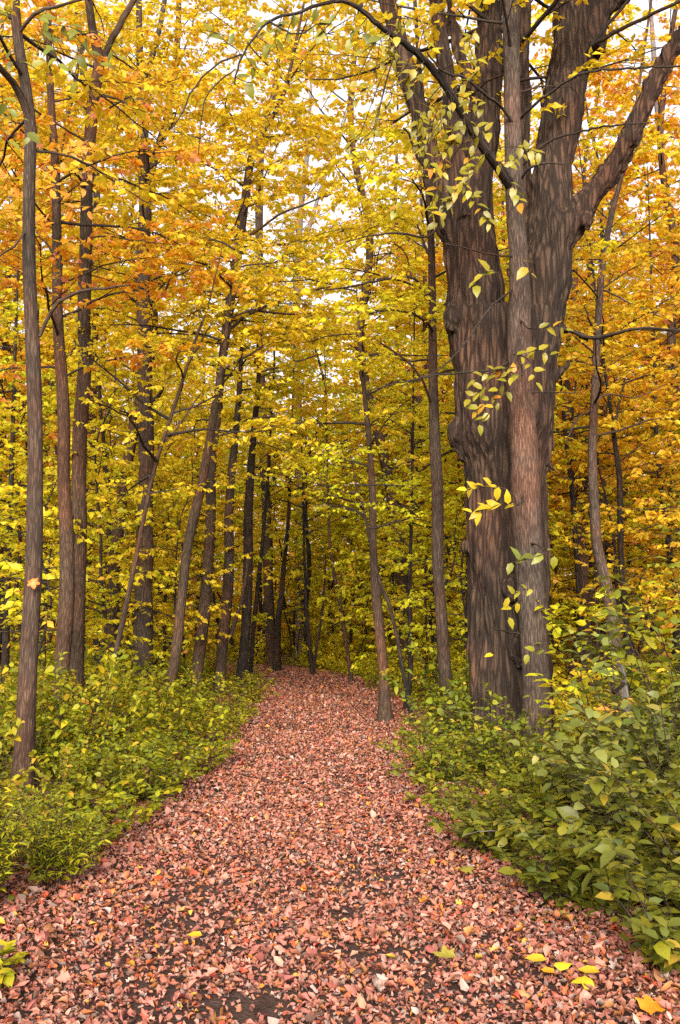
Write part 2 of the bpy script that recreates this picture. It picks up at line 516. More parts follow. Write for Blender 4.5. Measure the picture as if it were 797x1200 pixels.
def build_litter():
    g = np.random.default_rng(3)
    bands = [(3.6, 6.0, 2.7, 2300), (6.0, 9.0, 2.6, 1950), (9.0, 14.0, 2.2, 1150), (14.0, 22.0, 1.9, 600), (22.0, 34.0, 1.9, 340)]
    P = []
    for y0, y1, hw, dens in bands:
        n = int((y1 - y0) * 2 * hw * dens)
        y = g.uniform(y0, y1, n)
        x = path_x(y) + g.uniform(-hw, hw, n)
        if y0 > 20:
            # follow the bend of the path to the left
            k = off_path(x, y) < hw
            x, y = x[k], y[k]
        P.append(np.stack([x, y], -1))
    # the bend
    n = 2500
    y = g.uniform(29, 37, n); x = g.uniform(-14, -1, n)
    k = off_path(x, y) < 1.8
    P.append(np.stack([x[k], y[k]], -1))
    P = np.concatenate(P)
    off = P[:, 0] - path_x(P[:, 1])
    # worn soil shows through in patches along the middle of the path near the camera
    nv = np.array([noise.noise(Vector((a * 1.5, b * 1.0, 3.1))) + .6 * noise.noise(Vector((a * 4.2, b * 3.1, 8.0))) for a, b in P])
    bare = np.clip((nv + 0.06) * 2.6, 0, 1) * np.exp(-((off - 0.05) / 0.85) ** 2) * np.clip((8.2 - P[:, 1]) / 2.2, 0, 1)
    keep = g.uniform(0, 1, len(P)) > 0.93 * bare
    P = P[keep]; off = off[keep]
    n = len(P)
    Lf = np.clip(g.lognormal(math.log(0.0300), 0.34, n), 0.012, 0.068) * np.interp(P[:, 1], [4, 12, 30], [1, 1.15, 1.7])
    z = gz(P[:, 0], P[:, 1]) + 0.022 + g.uniform(0, 0.022, n) + 0.02 * np.clip((np.abs(off) - .8), 0, 1)
    P3 = np.column_stack([P, z])
    az = g.uniform(0, 2 * np.pi, n)
    tilt = g.normal(0, 0.42, n)
    D = np.stack([np.cos(az) * np.cos(tilt), np.sin(az) * np.cos(tilt), np.sin(tilt)], -1)
    N = np.stack([g.normal(0, .55, n), g.normal(0, .55, n), np.ones(n)], -1)
    Wd = Lf * g.uniform(.32, .85, n)
    kind = g.choice(len(DEAD_T), n, p=[.07, .07, .08, .19, .19, .19, .13, .08])
    kind[P[:, 1] > 8] = 3 + kind[P[:, 1] > 8] % 4
    kind[(P[:, 1] > 11)] = 8 + kind[P[:, 1] > 11] % 2
    size = Lf / P[:, 1]
    size[(np.abs(P[:, 0] / P[:, 1]) > .36) | (P[:, 1] < 4.15)] = 0
    top = np.argsort(-size)[:300]
    mask = np.ones(n, bool); mask[top] = False
    for i in top:
        o = bpy.data.objects.new("leaf", ME_DEAD[kind[i]])
        if not o.data.materials:
            o.data.materials.append(LM['deadone'])
        link(o, path)
        p = P3[i].copy(); p[2] += 0.012
        o.matrix_local = leaf_matrix(p, D[i], unit(N[i]), Lf[i] * 1.05, Wd[i] * 1.05)
    Vs, Fs, c = [], [], 0
    for k, tm in enumerate(DEAD_T + [FAR_A, FAR_B]):
        m = mask & (kind == k)
        near = m
        V, F = leaf_cloud(P3[near], D[near], unit(N[near]), Lf[near], Wd[near], tm)
        Vs.append(V); Fs.append(F + c); c += len(V)
    o = obj("leaf_litter", raw_mesh("leaf_litter", np.concatenate(Vs), [np.concatenate(Fs)]), LM['dead'], path)
    o['kind'] = 'stuff'
build_litter()

# ------------------------------------------------------------------ crowns
def interp_axis(axis, z):
    o = np.argsort(axis[:, 2])
    a = axis[o]
    return np.stack([np.interp(z, a[:, 2], a[:, 0]), np.interp(z, a[:, 2], a[:, 1]), np.asarray(z, float)], -1)
def leaves_on_twigs(g, A, Dv, ln, per, leaf, flat=0.7, droop=0.35):
    """alternate leaves along straight twigs; returns P, D, N, L"""
    n = len(A)
    fr = (np.arange(per) + .6) / per
    P = A[:, None] + Dv[:, None] * (ln[:, None] * fr[None])[..., None]
    side = unit(np.cross(Dv, np.array([0, 0, 1.0])))
    sg = np.where(np.arange(per) % 2 == 0, 1.0, -1.0)
    D = Dv[:, None] * .55 + side[:, None] * sg[None, :, None] * .85 + g.normal(0, .28, (n, per, 3))
    D[..., 2] -= droop
    N = np.array([0, 0, 1.0]) + g.normal(0, flat, (n, per, 3))
    L = leaf * np.clip(g.normal(1, .22, (n, per)), .5, 1.6)
    return P.reshape(-1, 3), unit(D.reshape(-1, 3)), unit(N.reshape(-1, 3)), L.ravel()
def crown(g, axis, z0, z1, Rm, n_limbs, leaf=0.10, per=10, elev=(0.0, 0.7), curve=0.3, sub_d=3.2, twig_d=6.5, r0=0.03, prof=None, az_ok=None, limb_up=0.0):
    """limbs, side branches and twigs round a trunk axis; returns wood Geo and leaf arrays"""
    wood = Geo()
    prof = prof or (lambda f: (0.60 + 0.40 * math.sin(math.pi * min(1, f * 1.25))) * (1 - .65 * f ** 2))
    tA, tD, tL = [], [], []
    sA, sB, sra, srb = [], [], [], []
    for i in range(n_limbs):
        f = (i + g.uniform(0, 1)) / n_limbs
        z = z0 + (z1 - z0) * f
        az = i * 2.39996 + g.uniform(-.5, .5)
        if az_ok is not None and not az_ok(az, f):
            continue
        ln = Rm * prof(f) * g.uniform(.65, 1.15)
        e = g.uniform(*elev) + limb_up * f
        p = interp_axis(axis, [z])[0]
        pts = [p]; m = 7
        for k in range(m):
            d = np.array([math.cos(az) * math.cos(e), math.sin(az) * math.cos(e), math.sin(e)])
            p = p + d * ln / m
            pts.append(p)
            az += g.normal(0, .14); e += g.normal(-curve / m, .10)
        pts = np.array(pts)
        rl = r0 * (ln / Rm) * (1 - .5 * f)
        rad = np.linspace(rl, rl * .22, m + 1)
        wood.add(*tube(pts, rad, 5, .05, .05, int(g.integers(1 << 30))))
        ns = max(3, int(ln * sub_d))
        for s in range(ns):
            t = .18 + .82 * (s + g.uniform(0, 1)) / ns
            q = t * m; k = min(m - 1, int(q)); a = pts[k] + (pts[k + 1] - pts[k]) * (q - k)
            dl = unit(pts[k + 1] - pts[k])
            sd = unit(np.cross(dl, [0, 0, 1.0])) * (1 if s % 2 else -1)
            d = unit(dl * g.uniform(.5, 1.0) + sd * g.uniform(.5, 1.0) + np.array([0, 0, g.normal(.05, .22)]))
            sl = ln * g.uniform(.22, .45) * (1.15 - .6 * t) + .15
            mid = a + d * sl * .5 + np.array([0, 0, g.normal(.0, .04) * sl])
            d2 = unit(d + np.array([g.normal(0, .2), g.normal(0, .2), g.normal(-.1, .15)]))
            end = mid + d2 * sl * .5
            rs = rl * (1 - .75 * t) * .55
            sA += [a, mid]; sB += [mid, end]; sra += [rs, rs * .65]; srb += [rs * .65, rs * .3]
            nw = max(2, int(sl * twig_d))
            for w_ in range(nw):
                u = (w_ + g.uniform(.2, 1)) / nw
                b = a + (mid - a) * u * 2 if u < .5 else mid + (end - mid) * (u * 2 - 1)
                sd2 = unit(np.cross(d, [0, 0, 1.0])) * (1 if w_ % 2 else -1)
                dv = unit(d * g.uniform(.3, 1) + sd2 * g.uniform(.2, 1) + np.array([0, 0, g.normal(0, .25)]))
                tA.append(b); tD.append(dv); tL.append(g.uniform(.16, .42))
    tA = np.array(tA); tD = np.array(tD); tL = np.array(tL)
    wood.add(*prisms(sA, sB, sra, srb))
    wood.add(*prisms(tA, tA + tD * tL[:, None], .0035, .0018))
    return wood, leaves_on_twigs(g, tA, tD, tL, per, leaf)
def leaf_mesh(name, data, tmpl=T_FOLD, wr=0.62, origin=(0, 0, 0)):
    P, D, N, L = data
    V, F = leaf_cloud(P - np.asarray(origin), D, N, L, L * wr, tmpl)
    return raw_mesh(name, V, [F])

# ------------------------------------------------------------------ traced trees
TREES = {}
def traced(label, Y, pts, bark='slim', base_extra=0.0, lean=0.0, crown_arg=None, leafmat='gold', branches=(), extend=5.0, n=12, flare=.5, cat='tree', group=None, name='tree', seed=0):
    """pts: (px, py, width px) from the base upwards, at distance Y"""
    g = np.random.default_rng(1000 + seed)
    P, rad = [], []
    for px, py, wp in pts:
        p = at(px, py, Y)
        yy = Y + lean * max(0, p[2])
        P.append(at(px, py, yy)); rad.append(wid(wp, py, yy) / 2)
    P = np.array(P); rad = np.array(rad)
    if P[0, 2] > -0.1:                       # down to the ground
        d = unit(P[0] - P[1]); d = d * .6 + np.array([0, 0, -.4]); d = unit(d)
        k = (P[0, 2] + .12) / -d[2]
        P = np.vstack([P[0] + d * k, P]); rad = np.concatenate([[rad[0] * 1.05], rad])
    base = P[0].copy(); base[2] = 0
    base[2] = gz(base[0], base[1])[0]
    if extend > 0:
        d = unit(P[-1] - P[-2]); d = unit(d + np.array([0, 0, .6]))
        P = np.vstack([P, P[-1] + d * extend * .5, P[-1] + d * extend]); rad = np.concatenate([rad, [rad[-1] * .65, rad[-1] * .2]])
    Q, r, t = resample(P, rad, 0.16)
    r = r * (1 + flare * np.exp(-np.maximum(Q[:, 2] - base[2], 0) / .16))
    root = empty(name, label, cat, base, 0, group)
    geo = Geo(); geo.add(*tube(Q, r, n, .05, .05, seed))
    obj("trunk", geo.mesh("trunk", base), BM[bark], root)
    for b in branches:
        B = np.array([at(px, py, Y + lean * 3 + dy) for px, py, wp, dy in b])
        br = np.array([wid(wp, py, Y) / 2 for px, py, wp, dy in b])
        Bq, bq, _ = resample(B, br, .12)
        Bq += g.normal(0, .006, Bq.shape)
        geo = Geo(); geo.add(*tube(Bq, bq, 7, .05, .05, int(g.integers(1 << 30))))
        obj("branch", geo.mesh("branch", base), BM[bark], root)
    if crown_arg:
        wood, lv = crown(g, Q, **crown_arg)
        obj("twigs", wood.mesh("twigs", base), BM['twig'], root)["kind"] = "stuff"
        o = obj("crown", leaf_mesh("crown", lv, origin=base), LM[leafmat], root)
        o['kind'] = 'stuff'
    return root, Q, r, base

CR = lambda z0, z1, Rm, n, **k: dict(z0=z0, z1=z1, Rm=Rm, n_limbs=n, **k)
traced("slim straight grey trunk nearest the camera on the left, orange leaf on its bark", 9.2,
       [(25, 930, 26), (30, 855, 23), (34, 760, 21), (40, 660, 20), (41, 560, 18), (41, 480, 17.5), (38, 400, 17), (34, 300, 15.5), (34, 220, 14.5), (36, 150, 14), (30, 100, 13), (23, 60, 12.5), (17, 0, 12)],
       'slim', crown_arg=CR(6.0, 12, 2.6, 18, leaf=.10), leafmat='gold', seed=1,
       branches=[[(35, 145, 9, 0), (24, 112, 9, -.1), (10, 92, 8, -.3), (-8, 70, 7, -.5), (-40, 30, 5, -.8)],
                 [(22, 40, 4, 0), (35, 22, 4.5, -.1), (55, 10, 4, -.2), (90, 2, 3, -.3), (130, -12, 2, -.5)],
                 [(46, 395, 4, 0), (52, 378, 4.5, 0), (66, 356, 4.2, -.1), (92, 342, 4, -.2), (125, 337, 3, -.3), (152, 334, 1.8, -.4)],
                 [(33, 268, 2, 0), (20, 285, 2.4, -.2), (0, 300, 2.2, -.4), (-20, 310, 1.5, -.6)],
                 [(46, 395, 2.2, 0), (45, 380, 2, .1), (45, 358, 1.2, .1)]])
traced("slender swaying trunk second from the left, close beside a thicker twin", 13.0,
       [(70, 868, 20), (70, 820, 19), (72, 780, 18), (77, 720, 19), (79, 680, 18), (78, 620, 17), (75, 560, 15), (75, 500, 15), (72, 440, 14), (68, 380, 13), (67, 300, 12), (65, 200, 10), (60, 120, 8.5), (57, 30, 7)],
       'warm', crown_arg=CR(4.5, 11, 2.6, 22, leaf=.11), leafmat='orange', seed=2,
       branches=[[(76, 420, 4, 0), (86, 412, 3.5, .1), (88, 400, 2, .2)], [(66, 240, 2.5, 0), (80, 226, 2.2, -.2), (100, 210, 1.5, -.4)]])
traced("third trunk from the left, straight and forked near the top of the picture", 14.0,
       [(89, 857, 19), (90, 820, 18), (91, 720, 17.5), (93, 640, 17), (93, 560, 17), (94, 500, 17), (99, 440, 16), (99, 380, 15.5), (100, 300, 15), (103, 200, 13.5), (110, 110, 14), (116, 75, 13), (108, 30, 10), (104, 0, 9)],
       'warm', crown_arg=CR(7, 14, 2.8, 20, leaf=.11), leafmat='gold', seed=3,
       branches=[[(116, 80, 9, 0), (124, 60, 8.5, .1), (135, 40, 8, .2), (150, 12, 7, .3), (165, -15, 6, .4)],
                 [(106, 130, 3, 0), (92, 122, 2.5, -.1), (80, 112, 2, -.2)],
                 [(120, 112, 3, -.1), (138, 116, 2.6, -.3), (150, 124, 2.2, -.4), (160, 135, 1.6, -.5)],
                 [(104, 468, 2.5, 0), (125, 476, 2.2, .3), (150, 488, 2, .8), (162, 492, 1.8, 1.2)]])
traced("thick rough trunk with short side limbs, fourth from the left", 18.0,
       [(168, 827, 27), (168, 780, 24), (168, 700, 22), (170, 640, 20), (171, 560, 17), (171, 500, 18.5), (170, 440, 17), (168, 380, 16), (168, 300, 16), (170, 250, 15), (168, 190, 13), (167, 110, 12.5), (164, 70, 9), (163, 20, 7), (163, -30, 6)],
       'slim', crown_arg=CR(5.5, 15, 3.2, 30, leaf=.10), leafmat='yellow', seed=4,
       branches=[[(168, 95, 7, 0), (174, 78, 7.5, .1), (182, 55, 7, .2), (190, 20, 6, .3), (196, -20, 5, .4)],
                 [(160, 355, 3.5, 0), (150, 345, 3.2, -.2), (135, 332, 3, -.4), (118, 325, 2, -.6)],
                 [(177, 358, 3, 0), (190, 345, 3.2, -.3), (200, 328, 2.5, -.5), (210, 300, 1.8, -.8)],
                 [(177, 330, 2.6, 0), (188, 324, 2.2, -.2), (215, 320, 1.8, -.5), (240, 300, 1.2, -.8)],
                 [(176, 470, 5, 0), (186, 464, 4.6, -.2), (192, 450, 3.5, -.3)],
                 [(161, 135, 3, 0), (150, 122, 2.8, -.2), (125, 112, 2.4, -.4), (90, 108, 2, -.6), (60, 104, 1.2, -.8)],
                 [(172, 185, 3, 0), (182, 178, 2.8, -.2), (192, 160, 2.2, -.4), (205, 145, 1.5, -.6)],
                 [(160, 490, 2.2, 0), (140, 480, 2, -.3), (118, 470, 1.4, -.5)]])
traced("thin bare sapling leaning right across the left thicket", 13.0,
       [(121, 862, 7), (126, 820, 7), (140, 745, 6.5), (152, 690, 6), (160, 650, 5.4), (171, 595, 5), (180, 555, 4.6), (190, 520, 4.2), (203, 480, 4.5), (216, 440, 4), (230, 395, 3.2), (242, 365, 2.4)],
       'warm', crown_arg=CR(3.2, 5.8, 1.6, 12, leaf=.075, elev=(-.1, .5)), leafmat='yellow', seed=5, extend=1.0, n=8,
       branches=[[(190, 520, 3, 0), (205, 505, 2.6, .1), (222, 480, 2, .2), (235, 462, 1.4, .3)], [(221, 425, 2.5, 0), (236, 400, 2.2, -.1), (246, 380, 1.4, -.2)]])
traced("leaning brown trunk left of the path, its foot in the shrubs", 14.8,
       [(189, 848, 12), (200, 800, 12.5), (207, 760, 12), (213, 700, 11.5), (220, 640, 11.5), (229, 600, 12), (237, 565, 11), (243, 530, 10), (250, 490, 9), (258, 440, 7), (263, 410, 5)],
       'warm', extend=1.5, crown_arg=CR(4.2, 10, 2.4, 18, leaf=.10), leafmat='yellow', seed=6)
traced("long curving trunk beside the path, forked high above mid picture", 19.0,
       [(227, 820, 15), (234, 760, 14.5), (241, 700, 13.5), (244, 660, 12.5), (247, 600, 12), (248, 540, 11), (254, 490, 10.5), (260, 430, 10.5), (268, 365, 11), (275, 320, 11), (281, 280, 11), (288, 230, 10), (296, 180, 8.5), (310, 150, 7), (326, 126, 6), (338, 90, 4)],
       'warm', crown_arg=CR(6.5, 17, 3.7, 38, leaf=.115), leafmat='gold', seed=7, extend=5.0,
       branches=[[(271, 385, 4, 0), (285, 372, 4, -.2), (305, 362, 3.6, -.5), (335, 350, 3.2, -.9), (370, 339, 2.8, -1.3), (400, 334, 1.6, -1.6)],
                 [(274, 372, 3.4, 0), (295, 364, 3.2, -.3), (320, 366, 2.8, -.7), (350, 368, 2.4, -1.1), (374, 366, 1.8, -1.4), (384, 376, 1.2, -1.5)],
                 [(262, 440, 3, 0), (280, 438, 2.6, -.3), (320, 432, 2.4, -.8), (360, 420, 2.0, -1.2), (388, 410, 1.4, -1.5)],
                 [(279, 296, 3.6, 0), (288, 280, 3.4, -.2), (305, 268, 3.0, -.4), (330, 250, 2.6, -.8), (350, 242, 2.2, -1), (390, 226, 1.4, -1.3)],
                 [(274, 500, 2, 0), (285, 494, 3.2, -.3), (300, 490, 3.2, -.5), (326, 488, 2.6, -.7)],
                 [(276, 272, 2.2, 0), (262, 262, 2, -.2), (235, 250, 1.6, -.5), (205, 246, 1.2, -.8)],
                 [(289, 210, 2.4, 0), (296, 190, 2, .1), (296, 160, 1.8, .2), (291, 120, 1.2, .3)],
                 [(298, 174, 4.5, 0), (306, 150, 4, .2), (318, 128, 3.5, .4), (326, 100, 2.5, .6)]])
traced("straight brown trunk between the curving and the darkest trunk, side stem low down", 20.5,
       [(257, 814, 14), (262, 740, 13.5), (266, 700, 12.5), (269, 650, 12), (268, 610, 10.5), (272, 550, 9.5), (277, 500, 8), (281, 450, 6)],
       'slim', extend=1.6, crown_arg=CR(5, 12, 2.6, 20, leaf=.115), leafmat='yellow', seed=8,
       branches=[[(268, 750, 5, 0), (274, 735, 5, -.1), (281, 712, 4.5, -.2), (286, 690, 4, -.3), (292, 650, 3, -.4)]])
traced("darkest blackish trunk standing at the left edge of the path", 22.0,
       [(281, 808, 14), (284, 780, 12.5), (288, 740, 11.5), (290, 700, 11.5), (291, 650, 11.5), (291, 610, 11), (294, 550, 9.0), (299, 490, 7), (303, 440, 5)],
       'dark', extend=1.2, crown_arg=CR(5.5, 12, 2.4, 18, leaf=.115), leafmat='lime', seed=9)
traced("thin dark trunk just behind the blackish trunk, leaning right", 25.0,
       [(293, 797, 6), (297, 740, 5.5), (303, 680, 5), (309, 620, 4), (314, 560, 3.5)], 'dark', crown_arg=CR(4.5, 9, 2.0, 12, leaf=.115), leafmat='lime', seed=10, n=7)
traced("dark twisted trunk standing alone where the path bends out of sight", 29.0,
       [(324, 786, 9.5), (325, 750, 8), (326, 725, 7), (330, 700, 7), (332, 670, 5.5), (337, 620, 4.5), (340, 560, 3.5)],
       'dark', crown_arg=CR(4.0, 10, 2.6, 16, leaf=.10), leafmat='lime', seed=11, n=8)
traced("brown trunk at the right edge of the path, widening at its foot", 15.4,
       [(452, 846, 15), (450, 800, 12.5), (445, 740, 12), (440, 690, 11), (437, 640, 9), (437, 590, 8.5), (434, 530, 7), (428, 470, 5.5), (423, 420, 4.5)],
       'warm', extend=1.2, crown_arg=CR(3.6, 9, 2.4, 22, leaf=.10), leafmat='yellow', seed=12)
traced("thin black stem curving left across the trunk at the right edge of the path", 14.8,
       [(484, 848, 5.5), (479, 820, 5), (470, 775, 4.8), (464, 740, 4.6), (455, 705, 4.6), (447, 688, 4.4), (440, 662, 4), (433, 632, 3.6), (427, 600, 3), (419, 575, 2.2)],
       'dark', crown_arg=CR(2.8, 4.3, 1.5, 10, leaf=.075, elev=(-.1, .4)), leafmat='lime', seed=13, extend=.6, n=7)
traced("grey-brown trunk bowed gently left just beside the giant old tree", 13.6,
       [(526, 862, 15), (523, 800, 15), (518, 740, 14.5), (515, 690, 13), (513, 640, 14), (512, 560, 14), (509, 500, 12.5), (507, 400, 10), (506, 300, 8.5), (503, 250, 7.5), (498, 150, 6), (490, 60, 5)],
       'slim', crown_arg=CR(4.8, 10, 2.4, 18, leaf=.10), leafmat='yellow', seed=14,
       branches=[[(506, 352, 3.5, 0), (494, 335, 3.4, -.1), (482, 325, 3.2, -.2), (450, 328, 2.8, -.5), (420, 335, 2.4, -.8), (380, 340, 1.6, -1.1)],
                 [(482, 325, 2.2, -.2), (479, 305, 2, -.2), (474, 295, 1.8, -.2), (462, 285, 1.4, -.3)],
                 [(505, 475, 2.6, 0), (497, 450, 3, -.3), (484, 430, 2.8, -.5), (465, 414, 2.4, -.7), (446, 402, 1.8, -.9)]])
traced("slim dark trunk in shadow between the giant tree and the bowed trunk", 17.5,
       [(545, 828, 7), (546, 780, 6.5), (548, 720, 6), (549, 650, 5)], 'dark', crown_arg=CR(3.4, 8, 2.0, 12, leaf=.10), leafmat='lime', seed=15, n=7)
traced("short dark trunk in shadow behind the thin curved stem right of the path", 17.0,
       [(476, 832, 7), (481, 790, 6.5), (481, 740, 6), (480, 690, 5), (482, 620, 4)], 'dark', crown_arg=CR(2.4, 7, 2.2, 18, leaf=.08), leafmat='lime', seed=16, n=7)
traced("pale slim trunk right of the giant tree, bending right near its foot", 15.0,
       [(729, 848, 17), (726, 800, 16), (722, 760, 15.5), (717, 720, 15), (709, 680, 13.5), (700, 640, 13), (697, 600, 12.5), (694, 540, 10.5), (696, 480, 10), (699, 420, 9), (702, 360, 8.2), (706, 310, 8), (716, 255, 7), (727, 212, 5.5), (738, 170, 4)],
       'young', crown_arg=CR(4.2, 9.5, 2.4, 18, leaf=.10), leafmat='gold', seed=17,
       branches=[[(705, 340, 2.4, 0), (720, 345, 2.2, -.2), (745, 358, 1.8, -.5), (775, 372, 1.2, -.8)],
                 [(700, 398, 4, 0), (715, 394, 3.4, -.2), (745, 386, 2.8, -.6), (797, 388, 2.2, -1.2), (830, 392, 1.6, -1.5)],
                 [(697, 470, 2.6, 0), (712, 462, 2.2, .2), (745, 466, 1.6, .4), (780, 450, 1.2, .6)],
                 [(727, 212, 3, 0), (736, 190, 2.5, .1), (748, 172, 2, .2), (755, 150, 1.4, .3)],
                 [(697, 480, 2.4, 0), (680, 488, 2, -.2), (668, 506, 1.8, -.4), (664, 520, 1.4, -.5)]])
traced("dark thin trunk just right of the pale slim trunk, forked halfway up", 18.0,
       [(742, 825, 8), (735, 740, 7.5), (728, 660, 7), (727, 600, 7.5), (726, 560, 7), (720, 515, 5.5), (713, 460, 4.5), (708, 430, 3.5)], 'dark', crown_arg=CR(4.2, 9, 2.4, 16, leaf=.11), leafmat='gold', seed=18, n=7,
       branches=[[(719, 508, 4, 0), (724, 480, 3.4, .1), (730, 455, 2.6, .2), (735, 430, 1.8, .2)]])
traced("dark thin trunk left of the pale slim trunk, branching into a narrow fork", 20.0,
       [(684, 815, 8), (680, 720, 7), (675, 640, 6.5), (671, 580, 6), (664, 520, 5), (660, 480, 4)], 'dark', crown_arg=CR(4.0, 9, 2.2, 16, leaf=.11), leafmat='gold', seed=19, n=7,
       branches=[[(666, 535, 4, 0), (670, 500, 3.4, .1), (672, 465, 2.4, .2), (676, 440, 1.6, .2)]])
traced("dark trunk near the right border behind the tall shrub", 20.0,
       [(796, 815, 8), (790, 710, 7), (784, 640, 7), (776, 580, 6.5), (770, 530, 5.5), (768, 470, 5)], 'dark', crown_arg=CR(4.0, 9, 2.4, 18, leaf=.11), leafmat='orange', seed=20, n=7)
traced("tall pale grey trunk far off at the upper right border", 34.0,
       [(815, 777, 17), (808, 600, 15), (798, 440, 13), (790, 330, 12), (782, 240, 10.5), (774, 160, 9), (768, 90, 7)], 'pale', crown_arg=CR(7, 19, 3.4, 24, leaf=.12), leafmat='orange', seed=21, n=8)
traced("pale grey slanting trunk far off between the giant tree's limb and the right border", 33.0,
       [(800, 778, 12), (790, 560, 10), (772, 400, 8.5), (752, 330, 8), (730, 270, 7), (710, 235, 5.5)], 'pale', crown_arg=CR(8, 16, 2.6, 14, leaf=.12), leafmat='orange', seed=22, n=8)
traced("straight trunk far off, seen behind the fork of the long curving trunk", 32.0,
       [(318, 780, 12), (312, 600, 11), (306, 440, 10), (304, 320, 9.5), (304, 230, 9), (308, 160, 8), (320, 110, 6)], 'warm', crown_arg=CR(10, 18, 3.0, 12, leaf=.11), leafmat='gold', seed=23, n=8)
traced("nearly bare pale tree far off in the bright gap of sky", 38.0,
       [(352, 771, 12), (350, 560, 10), (347, 420, 9), (349, 330, 8), (352, 250, 7), (358, 200, 6), (362, 150, 4)], 'pale', crown_arg=CR(10, 24, 3.6, 34, leaf=.10, per=1, elev=(.5, 1.1), curve=-.1), leafmat='orange', seed=24, n=8,
       branches=[[(349, 320, 5, 0), (362, 270, 5, .2), (378, 215, 4, .4), (395, 175, 3, .6), (410, 120, 2, .8)]])
traced("slim leaning stem at the far right side of the path's end", 24.0,
       [(411, 790, 5), (406, 755, 4.6), (399, 710, 4.2), (393, 680, 4), (387, 640, 3.4), (385, 590, 2.8)], 'warm', crown_arg=CR(4, 8, 2.2, 14, leaf=.11), leafmat='yellow', seed=25, n=7)
traced("pair of thin dark stems joined at the ground beyond the path's bend", 27.0,
       [(366, 788, 5), (362, 745, 4), (359, 710, 3.6), (357, 660, 3)], 'dark', crown_arg=CR(3.6, 8, 2.4, 14, leaf=.115), leafmat='lime', seed=26, n=7,
       branches=[[(367, 790, 4, 0), (370, 765, 3.5, 0), (376, 730, 3, .1), (380, 690, 2.4, .2), (382, 650, 1.6, .3)]])
traced("dark trunk deep in the wood at the left border", 19.0,
       [(6, 821, 10), (7, 760, 9), (8, 700, 8), (12, 600, 7), (15, 500, 5)], 'dark', crown_arg=CR(3.2, 9, 2.4, 20, leaf=.11), leafmat='lime', seed=27, n=7)
traced("slanting dark trunk deep in the wood between the third and fourth trunks from the left", 21.0,
       [(112, 811, 7), (116, 740, 7), (122, 680, 6), (128, 600, 5), (118, 480, 4), (112, 400, 3.5)], 'dark', crown_arg=CR(3.4, 9, 2.4, 18, leaf=.11), leafmat='yellow', seed=28, n=7)

def sprayer(root, base, Y, g):
    # single leaves one can pick apart, each on a little stalk off a twig
    stalks_a, stalks_b = [], []
    def leafat(px, py, dy, ang, Lpx, mat=None, face=.45):
        p = at(px, py, Y + dy)
        a = R(ang)
        d = np.array([math.cos(a), g.normal(0, .35), math.sin(a)])
        nrm = np.array([g.normal(0, .35), -face - g.uniform(0, .6), .7 + g.normal(0, .2)])
        L = wid(Lpx, py, Y + dy)
        o = obj("leaf", ME_LEAF, None, root)
        if not o.data.materials:
            o.data.materials.append(LM['hang'])
        if mat:
            o.material_slots[0].link = 'OBJECT'; o.material_slots[0].material = mat
        o.matrix_local = leaf_matrix(p - base, unit(d), unit(nrm), L, L * g.uniform(.5, .66))
        return p
    def spray(pl, dy, step=8, L=17, mat=None, droop=-25, skip=0.0, limb=None):
        """a drooping leafy twig along pixel points"""
        B = np.array([at(px, py, Y + dy) for px, py in pl])
        Bq, bq, _ = resample(B, np.linspace(.006, .002, len(B)), .05)
        if limb is not None:                 # the shoot that carries the twig, from the nearest point of its limb
            q = limb[np.argmin(np.linalg.norm(limb - Bq[0], axis=1))]
            m = (q + Bq[0]) / 2 + np.array([0, 0, .06 * np.linalg.norm(q - Bq[0])])
            stalks_a.extend([q, m]); stalks_b.extend([m, Bq[0]])
        for k in range(len(Bq) - 1):
            stalks_a.append(Bq[k]); stalks_b.append(Bq[k + 1])
        px = np.array(pl, float)
        dl = np.concatenate([[0], np.cumsum(np.hypot(*np.diff(px, axis=0).T))])
        s = 0 + g.uniform(0, step); sd = 1
        while s <= dl[-1]:
            x = np.interp(s, dl, px[:, 0]); y = np.interp(s, dl, px[:, 1])
            if g.uniform() > skip:
                i = min(len(px) - 2, np.searchsorted(dl, s, side='right') - 1)
                dirx, diry = px[i + 1] - px[i]
                base_ang = math.degrees(math.atan2(-diry, dirx))
                leafat(x, y, dy + g.normal(0, .03), base_ang + sd * g.uniform(25, 75) + g.normal(0, 10) + (droop if sd > 0 and abs(base_ang) > 90 else droop * .3), L * g.uniform(.75, 1.2), mat)
            sd = -sd; s += step * g.uniform(.7, 1.3)
        return
    return leafat, spray, stalks_a, stalks_b

# orange leaf stuck to the first trunk (part of that tree)
first = [o for o in C.objects if o.get('label', '').startswith("slim straight grey trunk nearest")][0]
ML_ORANGE = flat_leaf("bright_orange_leaf", (0.86, 0.19, 0.010))
o = obj("leaf", raw_mesh("leaf", DEAD_T[7][0], [DEAD_T[7][1]]), ML_ORANGE, first)
o['label'] = "bright orange leaf caught on the bark"
p = at(38, 678, 9.02) - np.array(first.location)
o.matrix_local = leaf_matrix(p, np.array([.25, -.25, -.95]), np.array([0.1, -1, 0.25]), .10, .10)

